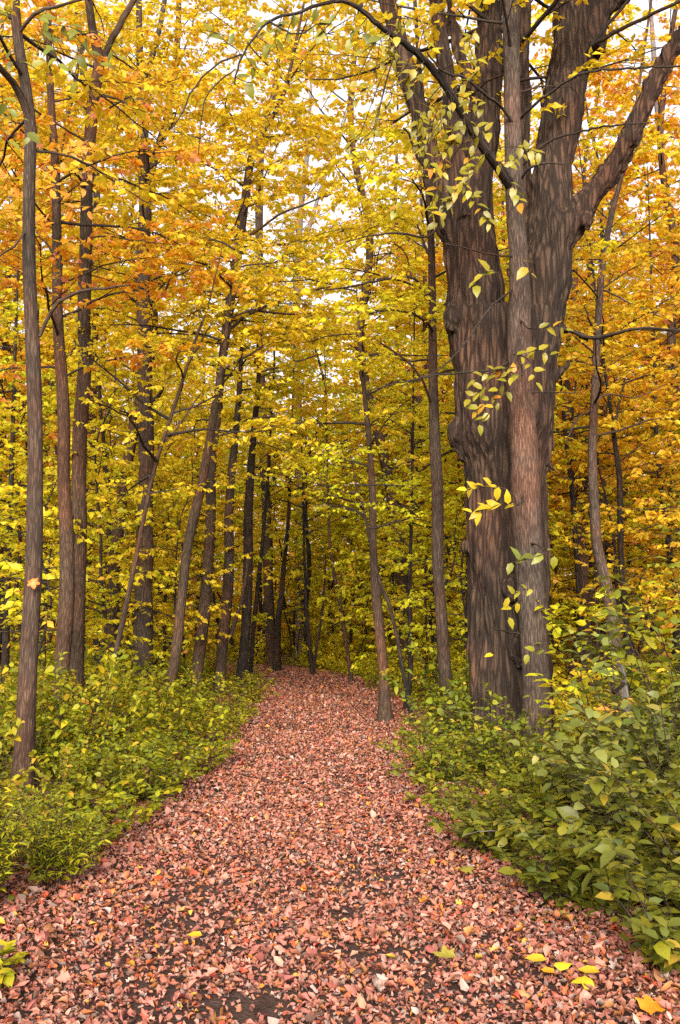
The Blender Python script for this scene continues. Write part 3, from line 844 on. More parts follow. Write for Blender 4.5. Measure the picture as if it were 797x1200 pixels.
# leaves of the first two trees that hang close enough to be told apart
def near_leaves():
    g = np.random.default_rng(61)
    base = np.array(first.location)
    leafat, spray, sa, sb = sprayer(first, base, 9.2, g)
    for pl in ([(2, 68), (14, 72), (30, 74), (44, 82)], [(40, 20), (60, 28), (84, 32), (104, 44)], [(84, 36), (96, 52), (108, 66), (122, 80)], [(60, 40), (64, 60), (70, 82)], [(90, 60), (92, 80), (90, 98)],
               [(0, 112), (10, 124), (14, 142)], [(20, 140), (30, 152), (38, 164)], [(46, 22), (50, 40), (54, 60)], [(20, 8), (8, 20), (0, 34)], [(0, 150), (8, 160), (10, 172)], [(112, 40), (126, 52), (140, 70)]):
        spray(pl, -1.6 + g.normal(0, .15), 8, 18, LM['greenone'], -50, .1)
    G = Geo(); G.add(*prisms(sa, sb, .004, .003))
    obj("twigs", G.mesh("twigs", base), BM['twig'], first)["kind"] = "stuff"
    second = [o for o in C.objects if o.get('label', '').startswith("slender swaying trunk")][0]
    base = np.array(second.location)
    leafat, spray, sa, sb = sprayer(second, base, 13.0, g)
    am = leaf_mat("amber_leaf", [(0.0, (0.62, 0.28, 0.012)), (0.5, (0.62, 0.34, 0.02)), (0.8, (0.60, 0.32, 0.10)), (1.0, (0.58, 0.18, 0.02))], 0.4, 0.5, single=True)
    for k in range(30):
        x0 = g.uniform(-5, 112); y0 = g.uniform(156, 262) - .2 * abs(x0 - 50)
        spray([(x0, y0), (x0 + g.uniform(8, 16) * g.choice([-1, 1]), y0 + g.uniform(-2, 7)), (x0 + g.uniform(18, 28) * g.choice([-1, 1]), y0 + g.uniform(2, 14))], -2.0 + g.normal(0, .6), 6, 13, am, -30, .1)
    G = Geo(); G.add(*prisms(sa, sb, .004, .003))
    obj("twigs", G.mesh("twigs", base), BM['twig'], second)["kind"] = "stuff"
near_leaves()

# ------------------------------------------------------------------ the giant old tree
def giant():
    Y = 11.9
    geo = Geo()
    def pipe(pts, n=40, step=.07):
        P = np.array([at(px, py, Y + dy) for px, py, wp, dy in pts])
        r = np.array([wid(wp, py, Y + dy) / 2 for px, py, wp, dy in pts])
        Q, rr, _ = resample(P, r, step)
        V, F, B = tube(Q, rr, n, .05, .05, len(pts) * 7 + int(pts[0][0]))
        geo.add(V, F, B)
        m = len(V)
        for ring in (range(0, n), range(m - n, m)):      # closed ends, so that the pieces fuse
            ring = list(ring)
            c = V[ring].mean(0)
            f = np.array([[ring[k], ring[(k + 1) % n], n_] for k, n_ in zip(range(n), [0] * n)])
            geo.V.append(np.vstack([V[ring], c])); geo.B.append(np.zeros((n + 1, 3)))
            geo.F3.append(np.array([[k, (k + 1) % n, n] for k in range(n)]) + geo.n)
            geo.n += n + 1
        return Q
    # main bole
    pipe([(600, 915, 112, 0), (599, 880, 102, 0), (598, 840, 94, 0), (597, 780, 92, 0), (596, 700, 93, 0), (595, 640, 92, 0), (593, 575, 94, 0), (590, 540, 96, 0), (588, 500, 108, 0), (590, 450, 112, 0), (592, 405, 114, 0), (593, 370, 112, 0)])
    pipe([(604, 905, 80, -.12), (606, 820, 72, -.1), (606, 700, 68, -.06), (606, 600, 66, -.03), (603, 520, 74, 0), (600, 430, 80, 0)])
    # right flank up to the right stem
    pipe([(625, 880, 44, .1), (622, 760, 42, .1), (622, 640, 40, .1), (621, 560, 42, .05), (622, 500, 48, .05), (624, 440, 54, .05), (629, 380, 62, .05), (637, 320, 66, .05), (642, 285, 60, .08), (645, 240, 50, .1), (647, 195, 47, .15), (656, 148, 48, .2), (664, 98, 49, .25), (671, 45, 47, .3), (677, 0, 46, .35), (690, -60, 44, .45), (697, -150, 34, .6), (700, -260, 20, .8)])
    # left stem
    pipe([(572, 520, 66, 0), (566, 460, 66, 0), (562, 410, 66, 0), (557, 350, 69, 0), (552, 300, 62, 0), (549, 250, 54, .0), (552, 215, 49, .05), (560, 180, 42, .1), (568, 130, 38, .15), (573, 80, 34, .2), (575, 30, 31, .25), (576, -20, 28, .3), (577, -120, 22, .5), (580, -240, 14, .7)])
    # leftmost stem, leaning away to the left
    pipe([(548, 305, 44, -.05), (530, 258, 40, -.05), (516, 220, 32, -.05), (504, 180, 26, -.02), (493, 138, 23, 0), (480, 95, 21, .05), (467, 50, 20, .1), (455, 5, 22, .15), (438, -60, 19, .25), (420, -150, 13, .4)])
    # second thin stem
    pipe([(545, 260, 36, -.12), (537, 212, 27, -.12), (532, 160, 22, -.08), (527, 110, 20, -.04), (519, 60, 19, 0), (512, 15, 17, .1), (503, -50, 15, .2), (492, -130, 10, .3)])
    pipe([(556, 110, 12, .1), (545, 82, 11, .05), (534, 45, 10, .05), (528, 15, 9, .0), (520, -40, 7, 0)], 14, .05)
    # dark stem seen between the left and right stems
    pipe([(622, 300, 30, .3), (616, 260, 24, .35), (614, 200, 19, .4), (613, 140, 17, .42), (615, 80, 17, .45), (613, 20, 16, .5), (611, -60, 14, .6)], 24)
    # great right limb
    pipe([(632, 320, 50, .05), (648, 292, 46, 0), (664, 270, 40, -.05), (680, 250, 34, -.1), (696, 226, 30, -.15), (716, 200, 28, -.2), (732, 174, 25, -.25), (744, 150, 23, -.3), (756, 122, 22, -.35), (772, 88, 21, -.4), (792, 52, 20, -.5), (812, 20, 18, -.6), (840, -40, 14, -.8), (860, -110, 9, -1)])
    # right fork high up
    pipe([(688, 60, 40, .3), (698, 20, 30, .3), (712, 5, 24, .3), (735, -12, 20, .3), (770, -50, 14, .3)], 24)
    # stub limbs on the right side
    pipe([(640, 388, 16, 0), (660, 386, 12, -.05), (676, 390, 9, -.1), (690, 398, 6, -.15)], 14, .04)
    pipe([(638, 452, 12, 0), (652, 442, 10, -.05), (662, 430, 9, -.1), (667, 424, 6, -.1)], 14, .04)
    pipe([(636, 540, 16, .0), (644, 546, 9, 0), (654, 555, 4, 0)], 12, .04)
    # burls
    for px, py, dy, wp in ((536, 372, -.12, 34), (540, 508, -.02, 34), (546, 528, -.05, 22), (604, 372, -.42, 26), (610, 345, -.3, 20), (612, 760, -.5, 30), (602, 690, -.52, 22), (640, 520, .1, 18), (688, 258, -.3, 16), (741, 162, -.35, 18), (549, 640, .0, 14)):
        c = at(px, py, Y + dy); rr = wid(wp, py, Y) / 2
        ph, th = np.meshgrid(np.linspace(.15, math.pi - .15, 10), np.linspace(0, 2 * np.pi, 16, endpoint=False), indexing='ij')
        V = c + rr * np.stack([np.sin(ph) * np.cos(th), np.sin(ph) * np.sin(th), 1.35 * np.cos(ph)], -1).reshape(-1, 3)
        i = np.arange(9)[:, None] * 16; j = np.arange(16)[None]
        F = np.stack([i + j, i + 16 + j, i + 16 + (j + 1) % 16, i + (j + 1) % 16], -1).reshape(-1, 4)
        n0 = len(V)
        geo.add(V, F, np.zeros((n0, 3)))
        geo.V.append(np.array([c + [0, 0, 1.35 * rr], c - [0, 0, 1.35 * rr]])); geo.B.append(np.zeros((2, 3)))
        f1 = np.array([[k, (k + 1) % 16, n0] for k in range(16)]); f2 = np.array([[144 + (k + 1) % 16, 144 + k, n0 + 1] for k in range(16)])
        geo.F3.append(np.vstack([f1, f2]) + geo.n - n0); geo.n += 2
    base = at(598, 885, Y); base[2] = 0
    # buttress roots
    for a, ln in ((.2, 1.0), (1.5, .9), (2.7, 1.0), (3.7, .95), (4.5, 1.05), (5.5, .95)):
        P = np.array([[math.cos(a) * .30, math.sin(a) * .30, .55], [math.cos(a) * .5, math.sin(a) * .5, .2], [math.cos(a) * .75, math.sin(a) * .75, .02], [math.cos(a) * ln, math.sin(a) * ln, -.12]]) + [base[0], base[1], 0]
        Q, rr, _ = resample(P, [.16, .15, .11, .05], .06)
        geo.add(*tube(Q, rr, 16, .08, .08, int(a * 10)))
    tmp = bpy.data.objects.new("tmp", geo.mesh("tmp", base))
    C.objects.link(tmp)
    md = tmp.modifiers.new("r", 'REMESH')
    md.mode = 'VOXEL'; md.voxel_size = 0.018
    sm = tmp.modifiers.new("s", 'SMOOTH'); sm.iterations = 3
    dg = bpy.context.evaluated_depsgraph_get()
    me = bpy.data.meshes.new_from_object(tmp.evaluated_get(dg))
    bpy.data.objects.remove(tmp)
    me.name = "trunk"
    n = len(me.vertices)
    co = np.zeros(n * 3, np.float32); me.vertices.foreach_get('co', co); co = co.reshape(-1, 3)
    no = np.zeros(n * 3, np.float32); me.vertices.foreach_get('normal', no); no = no.reshape(-1, 3)
    dsp = np.empty(n)
    for k in range(n):
        x, y, z = co[k]
        q = Vector((x * 12.0, y * 12.0, z * 1.5))
        wv = noise.noise(Vector((x * 2, y * 2, z * .8))) * .8
        v = abs(noise.noise(q + Vector((wv, wv, 0)))) * 1.6 + .7 * abs(noise.noise(q * 2.3 + Vector((9, 3, wv))))
        dsp[k] = v * .040 - .028 + .035 * noise.noise(Vector((x * 1.6, y * 1.6, z * 1.1)))
    co2 = co + no * dsp[:, None]
    me.vertices.foreach_set('co', co2.astype(np.float32).ravel())
    a = me.attributes.new('bark', 'FLOAT_VECTOR', 'POINT')
    a.data.foreach_set('vector', co.ravel())
    me.polygons.foreach_set('use_smooth', np.ones(len(me.polygons), bool))
    me.update()
    root = empty('giant_tree', "giant old tree with furrowed bark and many stems, tallest and thickest by the path", 'tree', base)
    obj("trunk", me, BM['old'], root)
    def br(pts, n=7):
        B = np.array([at(px, py, Y + dy) for px, py, wp, dy in pts]); r_ = np.array([wid(wp, py, Y + dy) / 2 for px, py, wp, dy in pts])
        Bq, bq, _ = resample(B, r_, .1)
        Bq += np.random.default_rng(len(pts)).normal(0, .005, Bq.shape)
        G = Geo(); G.add(*tube(Bq, bq, n, .06, .06, int(pts[0][0])))
        obj("branch", G.mesh("branch", base), BM['twig'], root)
    br([(688, 62, 6, -.1), (700, 50, 5.5, -.3), (740, 28, 4.5, -.6), (797, 2, 3.6, -1), (850, -20, 2, -1.3)])
    br([(692, 55, 5, -.1), (715, 25, 4.5, -.2), (735, 2, 3.5, -.3), (750, -25, 2, -.4)])
    br([(676, 390, 6, -.1), (690, 396, 5, -.2), (715, 392, 4, -.4), (750, 384, 3, -.7), (800, 388, 2, -1)])
    br([(512, 268, 3, -.1), (500, 278, 3, -.2), (470, 273, 2.5, -.3), (440, 275, 2, -.4), (405, 284, 1.4, -.5)])
    br([(500, 200, 3.5, 0), (490, 185, 3.5, -.1), (480, 160, 3, -.2), (473, 150, 2, -.3)])
    g = np.random.default_rng(77)
    ax = np.array([[0, 0, 0], [0, 0, 6.0], [.4, .5, 16.0]]) + [base[0], base[1], 0]
    wood, lv = crown(g, ax, 8.2, 16, 4.6, 40, leaf=.10, per=7, sub_d=2.4, twig_d=4.5, r0=.05)
    obj("twigs", wood.mesh("twigs", base), BM['twig'], root)["kind"] = "stuff"
    o = obj("crown", leaf_mesh("crown", lv, origin=base), LM['gold'], root); o['kind'] = 'stuff'
giant()

# ------------------------------------------------------------------ the young tree in front of it
def young():
    Y = 11.0
    pts = [(632, 893, 38), (629, 860, 35), (628, 800, 33), (624, 740, 31), (622, 700, 30), (620, 650, 33), (617, 600, 35), (616, 560, 34), (613, 500, 31), (611, 450, 29), (608, 400, 27), (609, 350, 26), (608, 300, 22.5), (604, 250, 21.5), (602, 200, 21), (600, 100, 19.5), (598, 0, 19), (597, -100, 15), (596, -220, 10)]
    root, Q, r, base = traced("young grey tree growing right in front of the giant old tree, touching it", Y, pts, 'young', n=28, flare=.35, extend=2.0, seed=40)
    g = np.random.default_rng(41)
    def bline(pts, n=7, mat='twig'):
        B = np.array([at(px, py, Y + dy) for px, py, wp, dy in pts]); r_ = np.array([wid(wp, py, Y + dy) / 2 for px, py, wp, dy in pts])
        Bq, bq, _ = resample(B, r_, .07)
        Bq += g.normal(0, .004, Bq.shape)
        G = Geo(); G.add(*tube(Bq, bq, n, .06, .06, int(g.integers(1 << 30))))
        obj("branch", G.mesh("branch", base), BM[mat], root)
        return Bq
    A = bline([(600, 222, 14, 0), (592, 208, 13, -.1), (575, 184, 11.5, -.3), (558, 160, 10.5, -.5), (540, 130, 10, -.7), (520, 98, 9, -.9), (495, 68, 8.5, -1.1), (470, 48, 7, -1.3), (440, 26, 6, -1.5), (412, 4, 5, -1.7), (385, 3, 4.2, -1.9), (345, 16, 3.6, -2.1), (316, 24, 3.2, -2.2), (300, 42, 2.8, -2.3), (286, 62, 2.5, -2.35), (277, 82, 2.2, -2.4), (275, 98, 2, -2.4)], 9, 'dark')
    B1 = bline([(316, 24, 3, -2.2), (330, 34, 2.4, -2.3), (350, 40, 2, -2.4), (372, 28, 1.4, -2.5)], 5)
    B2 = bline([(284, 64, 2.4, -2.35), (262, 72, 2.4, -2.4), (240, 88, 2.2, -2.5), (225, 108, 2, -2.5), (212, 135, 1.8, -2.6), (202, 150, 1.2, -2.6)], 5)
    B3 = bline([(276, 82, 1.8, -2.4), (256, 96, 1.8, -2.5), (243, 112, 1.6, -2.5), (236, 140, 1.4, -2.6), (233, 180, 1.0, -2.6)], 5)
    D_ = bline([(604, 150, 4, -.05), (590, 128, 4, -.2), (570, 112, 3.6, -.5), (545, 92, 3.2, -.8), (520, 84, 3, -1), (500, 62, 2, -1.2)], 6)
    bline([(607, 142, 4, 0), (620, 128, 3.6, -.2), (650, 105, 3.2, -.5), (685, 86, 3, -.8), (740, 80, 2.6, -1.1), (797, 78, 2.2, -1.5), (840, 84, 1.4, -1.8)], 6)
    bline([(612, 195, 3, 0), (640, 168, 3, -.3), (680, 154, 2.6, -.6), (730, 146, 2.2, -1), (765, 143, 1.4, -1.2)], 6)
    bline([(607, 214, 3.2, 0), (620, 198, 3, -.2), (634, 192, 2.8, -.3), (662, 192, 1.6, -.5)], 6)
    bline([(606, 300, 2.6, 0), (585, 300, 2.2, -.2), (550, 292, 2, -.5), (520, 285, 1.4, -.7)], 6)
    E = bline([(597, 425, 2.6, 0), (580, 432, 2.6, -.3), (545, 437, 2.4, -.6), (510, 440, 2.4, -.9), (480, 446, 2.0, -1.1), (430, 458, 1.4, -1.5)], 6)
    bline([(600, 340, 2.4, -.1), (575, 360, 2.4, -.3), (550, 395, 2.2, -.5), (525, 425, 2, -.7), (502, 440, 1.8, -.9), (470, 452, 1.2, -1.1)], 6)
    bline([(612, 462, 2, 0), (640, 459, 1.8, -.2), (675, 461, 1.2, -.4)], 5)
    K1 = bline([(608, 742, 2.6, -.1), (592, 740, 2.4, -.25), (575, 735, 1.6, -.35)], 5)
    leafat, spray, stalks_a, stalks_b = sprayer(root, base, Y, g)
    yb = -.75
    bline([(609, 412, 4, -.12), (611, 424, 3, -.45), (612, 440, 2, yb)], 5)
    bline([(609, 398, 3.4, -.12), (606, 412, 2.6, -.5), (602, 415, 1.8, yb)], 5)
    bline([(613, 580, 3.6, -.12), (612, 588, 2.8, -.5), (606, 592, 1.8, yb)], 5)
    bline([(606, 592, 1.8, yb), (600, 578, 1.4, yb), (590, 572, 1.2, yb)], 5)
    bline([(620, 636, 3, -.12), (632, 640, 2.2, -.35), (640, 648, 1.5, -.5)], 5)
    bline([(611, 376, 3, -.12), (618, 384, 2.4, -.5), (624, 385, 1.6, yb)], 5)
    # leaves hanging against the giant trunk
    spray([(612, 440), (596, 436), (580, 441), (566, 455), (550, 468)], yb, 7, 13.5)
    spray([(600, 442), (588, 452), (572, 470), (556, 482)], yb, 7, 13.5)
    spray([(606, 430), (590, 432), (572, 438), (556, 446)], yb - .05, 8, 13.5)
    spray([(602, 415), (618, 420), (626, 436), (628, 450)], yb, 7, 13.5)
    spray([(615, 412), (632, 410), (645, 416)], yb, 7, 13.5)
    spray([(598, 455), (584, 470), (570, 488), (560, 500)], yb, 9, 13.5)
    spray([(624, 385), (640, 384), (656, 382), (668, 390)], yb, 8, 13.5)
    # the row of bright leaves
    ye = leaf_mat("bright_yellow_leaf", [(0.0, (0.26, 0.20, 0.010)), (0.5, (0.38, 0.29, 0.012)), (0.85, (0.46, 0.33, 0.012)), (1.0, (0.40, 0.22, 0.012))], 0.3, 0.45, single=True, spec=0.3)
    spray([(606, 592), (590, 590), (572, 596), (556, 600), (548, 602)], yb, 7, 18, ye, -35)
    spray([(590, 572), (578, 570), (560, 572), (546, 574)], yb, 10, 16, ye, -60)
    for q in ((563, 600, 250, 18), (584, 570, 265, 18), (553, 570, 250, 15)):
        leafat(q[0], q[1], yb, q[2], q[3], ye)
    # upper leaves
    spray([(585, 320), (575, 318), (563, 322), (558, 336)], -.6, 9, 18)
    spray([(612, 305), (620, 316), (625, 328)], -.5, 10, 18)
    for pl in ([(570, 178), (556, 196), (540, 214), (528, 236)], [(560, 160), (552, 176), (548, 196)], [(545, 136), (536, 158), (520, 180), (508, 206)], [(548, 140), (560, 150), (574, 156)],
               [(532, 116), (520, 138), (502, 156), (490, 176)], [(520, 98), (508, 118), (494, 134), (486, 150)], [(500, 72), (488, 96), (478, 112)], [(580, 188), (592, 196), (606, 184), (626, 172)], [(596, 210), (604, 222), (610, 240)],
               [(486, 62), (470, 84), (456, 96)], [(470, 48), (458, 66), (440, 78)], [(530, 110), (548, 116), (566, 128)], [(520, 200), (512, 222), (504, 245)], [(540, 214), (552, 232), (566, 246), (574, 262)], [(536, 226), (520, 240), (506, 250)],
               [(528, 240), (516, 256), (510, 268)], [(606, 172), (622, 176), (634, 180)], [(560, 84), (548, 66), (540, 50)], [(500, 120), (516, 146), (530, 165)], [(508, 140), (494, 160), (480, 178)]):
        spray(pl, -.8 + g.normal(0, .1), 5.5, 14, limb=A)
    for k in range(26):
        x0 = g.uniform(415, 560); y0 = g.uniform(20, 235)
        if y0 > 260 - (560 - x0) * .4 or x0 + y0 < 430:
            continue
        spray([(x0, y0), (x0 + g.uniform(-16, 6), y0 + g.uniform(8, 16)), (x0 + g.uniform(-28, 10), y0 + g.uniform(18, 34))], -1.1 + g.normal(0, .3), 6, 13, limb=A)
    gg = LM['greenone']
    for pl in ([(455, 38), (440, 50), (424, 62)], [(430, 22), (416, 38), (404, 55)], [(400, 8), (390, 24), (376, 40)], [(372, 8), (366, 28), (356, 40)], [(345, 16), (338, 34), (334, 50)], [(330, 20), (322, 44), (326, 60)], [(316, 24), (302, 30), (285, 36)],
               [(300, 42), (312, 50), (322, 56)], [(286, 62), (296, 78), (306, 90)], [(280, 60), (266, 50), (256, 40)], [(262, 42), (252, 38), (240, 36)], [(372, 28), (382, 40), (386, 54)], [(276, 90), (288, 96), (298, 96)]):
        spray(pl, -2.2, 12, 19, gg if g.uniform() < .75 else None, -40)
    # greyish leaves low on the trunk
    for pl in ([(640, 648), (622, 654), (604, 658), (594, 662)], [(634, 640), (646, 648), (654, 656)]):
        spray(pl, -.5, 9, 17, LM['greenone'])
    spray([(626, 690), (610, 692), (596, 700)], -.5, 8, 13, LM['limeone'])
    spray([(612, 700), (600, 712), (594, 730)], -.5, 9, 13, LM['limeone'])
    spray([(640, 760), (628, 762), (616, 768)], -.5, 10, 14, LM['greenone'])
    leafat(578, 767, -.6, 190, 12, ye)
    G = Geo(); G.add(*prisms(stalks_a, stalks_b, .0055, .0040))
    obj("twigs", G.mesh("twigs", base), BM['twig'], root)["kind"] = "stuff"
    # high crown above the frame
    wood, lv = crown(g, Q, 7.6, 12.5, 2.6, 22, leaf=.11, per=7)
    obj("crown_twigs", wood.mesh("crown_twigs", base), BM['twig'], root)["kind"] = "stuff"
    o = obj("crown", leaf_mesh("crown", lv, origin=base), LM['yellow'], root); o['kind'] = 'stuff'
young()

# ------------------------------------------------------------------ copied trees and saplings
def variant(seed, H, rt, z0, Rm, n_limbs, leaf, per, elev, curve, sub_d=3.0, twig_d=5.5, bend=.5, prof=None, limb_up=0.0, r0=.03):
    g = np.random.default_rng(seed)
    zs = np.linspace(-.15, H, 9)
    P = np.column_stack([np.cumsum(g.normal(0, bend * .14, 9)), np.cumsum(g.normal(0, bend * .14, 9)), zs])
    P[:, :2] -= P[0, :2]
    Q, r, t = resample(P, rt * np.linspace(1, .12, 9) ** .8, .3)
    r = r * (1 + .5 * np.exp(-np.maximum(Q[:, 2], 0) / .15))
    G = Geo(); G.add(*tube(Q, r, 7, .05, .06, seed))
    wood, lv = crown(g, Q, z0, H, Rm, n_limbs, leaf, per, elev, curve, sub_d, twig_d, r0, prof, None, limb_up)
    return G.mesh("trunk"), wood.mesh("twigs"), leaf_mesh("crown", lv)
TALL = [variant(200 + k, H, rt, z0, Rm, nl, .155, 9, (.0, .8), .35, 2.6, 5.0, 1.5) for k, (H, rt, z0, Rm, nl) in enumerate(
    [(15, .10, 4.0, 3.0, 30), (18, .12, 5.5, 3.2, 32), (13, .085, 3.0, 2.8, 30), (20, .14, 7.0, 3.6, 34), (16, .11, 4.0, 3.3, 32), (11, .07, 2.6, 2.5, 28)])]
flatprof = lambda f: (1.0 - .55 * f)
SAPL = [variant(300 + k, H, rt, z0, Rm, nl, .098, 9, (-.1, .35), .25, 3.0, 5.0, .9, flatprof, .4, .016) for k, (H, rt, z0, Rm, nl) in enumerate(
    [(5.0, .032, 1.2, 1.9, 24), (6.5, .04, 1.8, 2.2, 26), (4.0, .026, .8, 1.7, 20), (7.5, .05, 2.2, 2.4, 28), (3.2, .02, .6, 1.4, 18)])]
MARKS = []      # short names of the traced trees: (name, x, y)
SHORT = {'slim straight grey trunk nearest the camera on the left, orange leaf on its bark': 'trunk with the orange leaf',
         'slender swaying trunk second from the left, close beside a thicker twin': 'swaying second trunk',
         'third trunk from the left, straight and forked near the top of the picture': 'forked third trunk',
         'thick rough trunk with short side limbs, fourth from the left': 'rough fourth trunk',
         'leaning brown trunk left of the path, its foot in the shrubs': 'leaning brown trunk',
         'long curving trunk beside the path, forked high above mid picture': 'long curving trunk',
         'darkest blackish trunk standing at the left edge of the path': 'blackish trunk',
         'dark twisted trunk standing alone where the path bends out of sight': 'lone twisted trunk',
         'brown trunk at the right edge of the path, widening at its foot': "path's right-edge trunk",
         'grey-brown trunk bowed gently left just beside the giant old tree': 'bowed trunk',
         'pale slim trunk right of the giant tree, bending right near its foot': 'pale slim trunk',
         'tall pale grey trunk far off at the upper right border': 'far pale right trunk',
         'nearly bare pale tree far off in the bright gap of sky': 'nearly bare pale tree',
         'dark trunk deep in the wood at the left border': 'dark left-border trunk'}
AUTO = []       # copied plants that get a label from the nearest traced tree
def auto(root, head, x, y):
    AUTO.append((root, head, x, y))
def place(var, name, label, cat, x, y, rz, sc, bark, leafm, group):
    root = empty(name, label, cat, (x, y, float(gz(x, y)[0])), rz, group)
    root.scale = (sc, sc, sc)
    tm, wm, lm = var
    obj("trunk", tm, BM[bark], root)
    obj("twigs", wm, BM['twig'], root)["kind"] = "stuff"
    o = obj("crown", lm, LM[leafm], root); o['kind'] = 'stuff'
    return root
taken = [tuple(o.location[:2]) for o in C.objects if o.get('category') == 'tree']
def zone(x, y):
    px = 398.5 + FPX * x / y
    return px
g = np.random.default_rng(21)
n_t = 0
cand = 0
while n_t < 108 and cand < 6000:
    cand += 1
    y = g.uniform(17, 56) if cand % 3 else g.uniform(30, 60)
    half = .38 * y + 4.0
    x = g.uniform(-half, half)
    if off_path(x, y)[0] < 2.6 or min((x - a) ** 2 + (y - b) ** 2 for a, b in taken) < (1.7 if y < 30 else 1.9) ** 2:
        continue
    px = zone(x, y)
    if 250 < px < 500 and (y > 25 or 290 < px < 440):
        continue
    right = px > 420
    v = int(g.integers(0, 6))
    if right:
        lf = g.choice(['orange', 'gold', 'gold', 'yellow'], p=[.4, .35, .15, .1])
    elif px < 200:
        lf = g.choice(['orange', 'gold', 'yellow', 'lime'], p=[.25, .45, .2, .1])
    else:
        lf = g.choice(['gold', 'yellow', 'lime'], p=[.4, .45, .15])
    col = {'orange': 'orange', 'gold': 'golden', 'yellow': 'yellow', 'lime': 'yellow-green'}[lf]
    auto(place(TALL[v], 'slim_tree', "", 'tree', x, y, g.uniform(0, 6.28), g.uniform(.85, 1.2), g.choice(['dark', 'slim', 'warm'], p=[.2, .4, .4]), lf, None), f"slim {col} tree", x, y)
    taken.append((x, y)); n_t += 1
for x, y, v, lf, col, sc in ((-4.6, 20.5, 3, 'gold', 'golden', 1.0), (1.6, 24.5, 3, 'gold', 'golden', 1.12), (-6.6, 36, 3, 'yellow', 'yellow', 1.1), (-6.6, 25, 3, 'gold', 'golden', 1.0), (8.6, 22.5, 3, 'orange', 'orange', 1.0), (7.0, 27.5, 1, 'gold', 'golden', 1.1), (11, 31, 3, 'orange', 'orange', 1.1), (-9, 30, 3, 'gold', 'golden', 1.05), (5.2, 21, 1, 'yellow', 'yellow', 1.0), (2.2, 31, 1, 'gold', 'golden', 1.1)):
    auto(place(TALL[v], 'slim_tree', "", 'tree', x, y, x * 3 + y, sc, 'warm', lf, None), f"slim {col} tree", x, y)
# saplings of the understorey
n_s = 0; cand = 0
tk = []
while n_s < 84 and cand < 9000:
    cand += 1
    y = g.uniform(11, 46)
    half = .36 * y + 2.0
    x = g.uniform(-half, half)
    if off_path(x, y)[0] < 2.7 or (tk and min((x - a) ** 2 + (y - b) ** 2 for a, b in tk) < 1.15 ** 2):
        continue
    px = zone(x, y)
    if y < 17 and (px > 415 and px < 735):
        continue
    if y < 13.5 and px < 260:
        continue
    if 320 < px < 470 and y < 20:
        continue
    if (x - 2.0) ** 2 + (y - 11.9) ** 2 < 4:
        continue
    v = int(g.integers(0, 5))
    lf = g.choice(['lime', 'yellow', 'olive', 'gold'], p=[.50, .30, .10, .10] if px < 640 or y > 20 else [.25, .25, .2, .3])
    col = {'gold': 'golden', 'yellow': 'yellow', 'lime': 'yellow-green', 'olive': 'olive'}[lf]
    auto(place(SAPL[v], 'sapling', "", 'sapling', x, y, g.uniform(0, 6.28), g.uniform(.8, 1.25) * (1.35 if y > 26 else 1), 'dark', lf, None), f"{col} layered sapling", x, y)
    tk.append((x, y)); n_s += 1

for x, y, v, lf, sc in ((1.75, 17.2, 2, 'lime', 1.0), (1.55, 20.0, 0, 'lime', 1.0), (2.6, 21.0, 3, 'yellow', 1.0), (1.5, 24.0, 4, 'lime', 1.2), (1.3, 29.5, 0, 'yellow', 1.1), (.2, 34.5, 0, 'lime', 1.3), (-1.6, 39.5, 1, 'yellow', 1.3),
                       (1.4, 36, 3, 'yellow', 1.2), (-3.5, 23.6, 0, 'lime', 1.0), (-4.6, 25.5, 3, 'yellow', 1.0), (-4.4, 21.0, 0, 'yellow', .9), (-3.7, 18.6, 2, 'lime', .9), (-5.4, 18.0, 0, 'lime', 1.0), (-5.6, 28, 3, 'yellow', 1.1), (-3.9, 37.5, 1, 'lime', 1.2)):
    col = {'yellow': 'yellow', 'lime': 'yellow-green'}[lf]
    auto(place(SAPL[v], 'sapling', "", 'sapling', x, y, x * 5 + y, sc, 'dark', lf, None), f"{col} layered sapling", x, y)
    tk.append((x, y))
n_s = 0; cand = 0
while n_s < 16 and cand < 4000:
    cand += 1
    y = g.uniform(29, 45); x = (g.uniform(280, 540) - 398.5) / FPX * y
    if off_path(x, y)[0] < 2.4 or min((x - a) ** 2 + (y - b) ** 2 for a, b in tk) < .9 ** 2:
        continue
    lf = g.choice(['lime', 'yellow', 'gold'], p=[.45, .4, .15])
    col = {'gold': 'golden', 'yellow': 'yellow', 'lime': 'yellow-green'}[lf]
    auto(place(SAPL[int(g.integers(0, 5))], 'sapling', "", 'sapling', x, y, g.uniform(0, 6.28), g.uniform(1.2, 1.9), 'dark', lf, None), f"{col} layered sapling", x, y)
    tk.append((x, y)); n_s += 1

# the far wood that reads as one mass
def far_wood():
    g = np.random.default_rng(55)
    n = 2300
    x = g.uniform(-42, 42, n); y = g.uniform(47, 70, n)
    top = 15 + 5 * np.sin(x * .21 + 1) + 3 * np.sin(x * .57)
    top = np.minimum(top, 3.5 + (y - 46) * 1.7)
    z = g.uniform(0, 1, n) ** .9 * top
    z[:450] = g.uniform(0, 3.2, 450); y[:450] = g.uniform(46, 52, 450); x[:450] = g.uniform(-30, 30, 450)
    c = np.column_stack([x, y, z])
    per = 75
    P = (c[:, None] + g.normal(0, 1, (n, per, 3)) * np.array([1.5, 1.5, .7])).reshape(-1, 3)
    P[:, 2] = np.abs(P[:, 2])
    D = g.normal(0, 1, P.shape); D[:, 2] -= .4
    N = g.normal(0, .8, P.shape) + [0, -.5, .6]
    L = g.uniform(.22, .36, len(P))
    V, F = leaf_cloud(P, unit(D), unit(N), L, L * .65, T_FOLD)
    o = obj("far_wood", raw_mesh("far_wood", V, [F]), LM['yellow']); o['kind'] = 'stuff'; o['label'] = "golden mass of the far wood closing the view"; o['category'] = 'woodland'
far_wood()

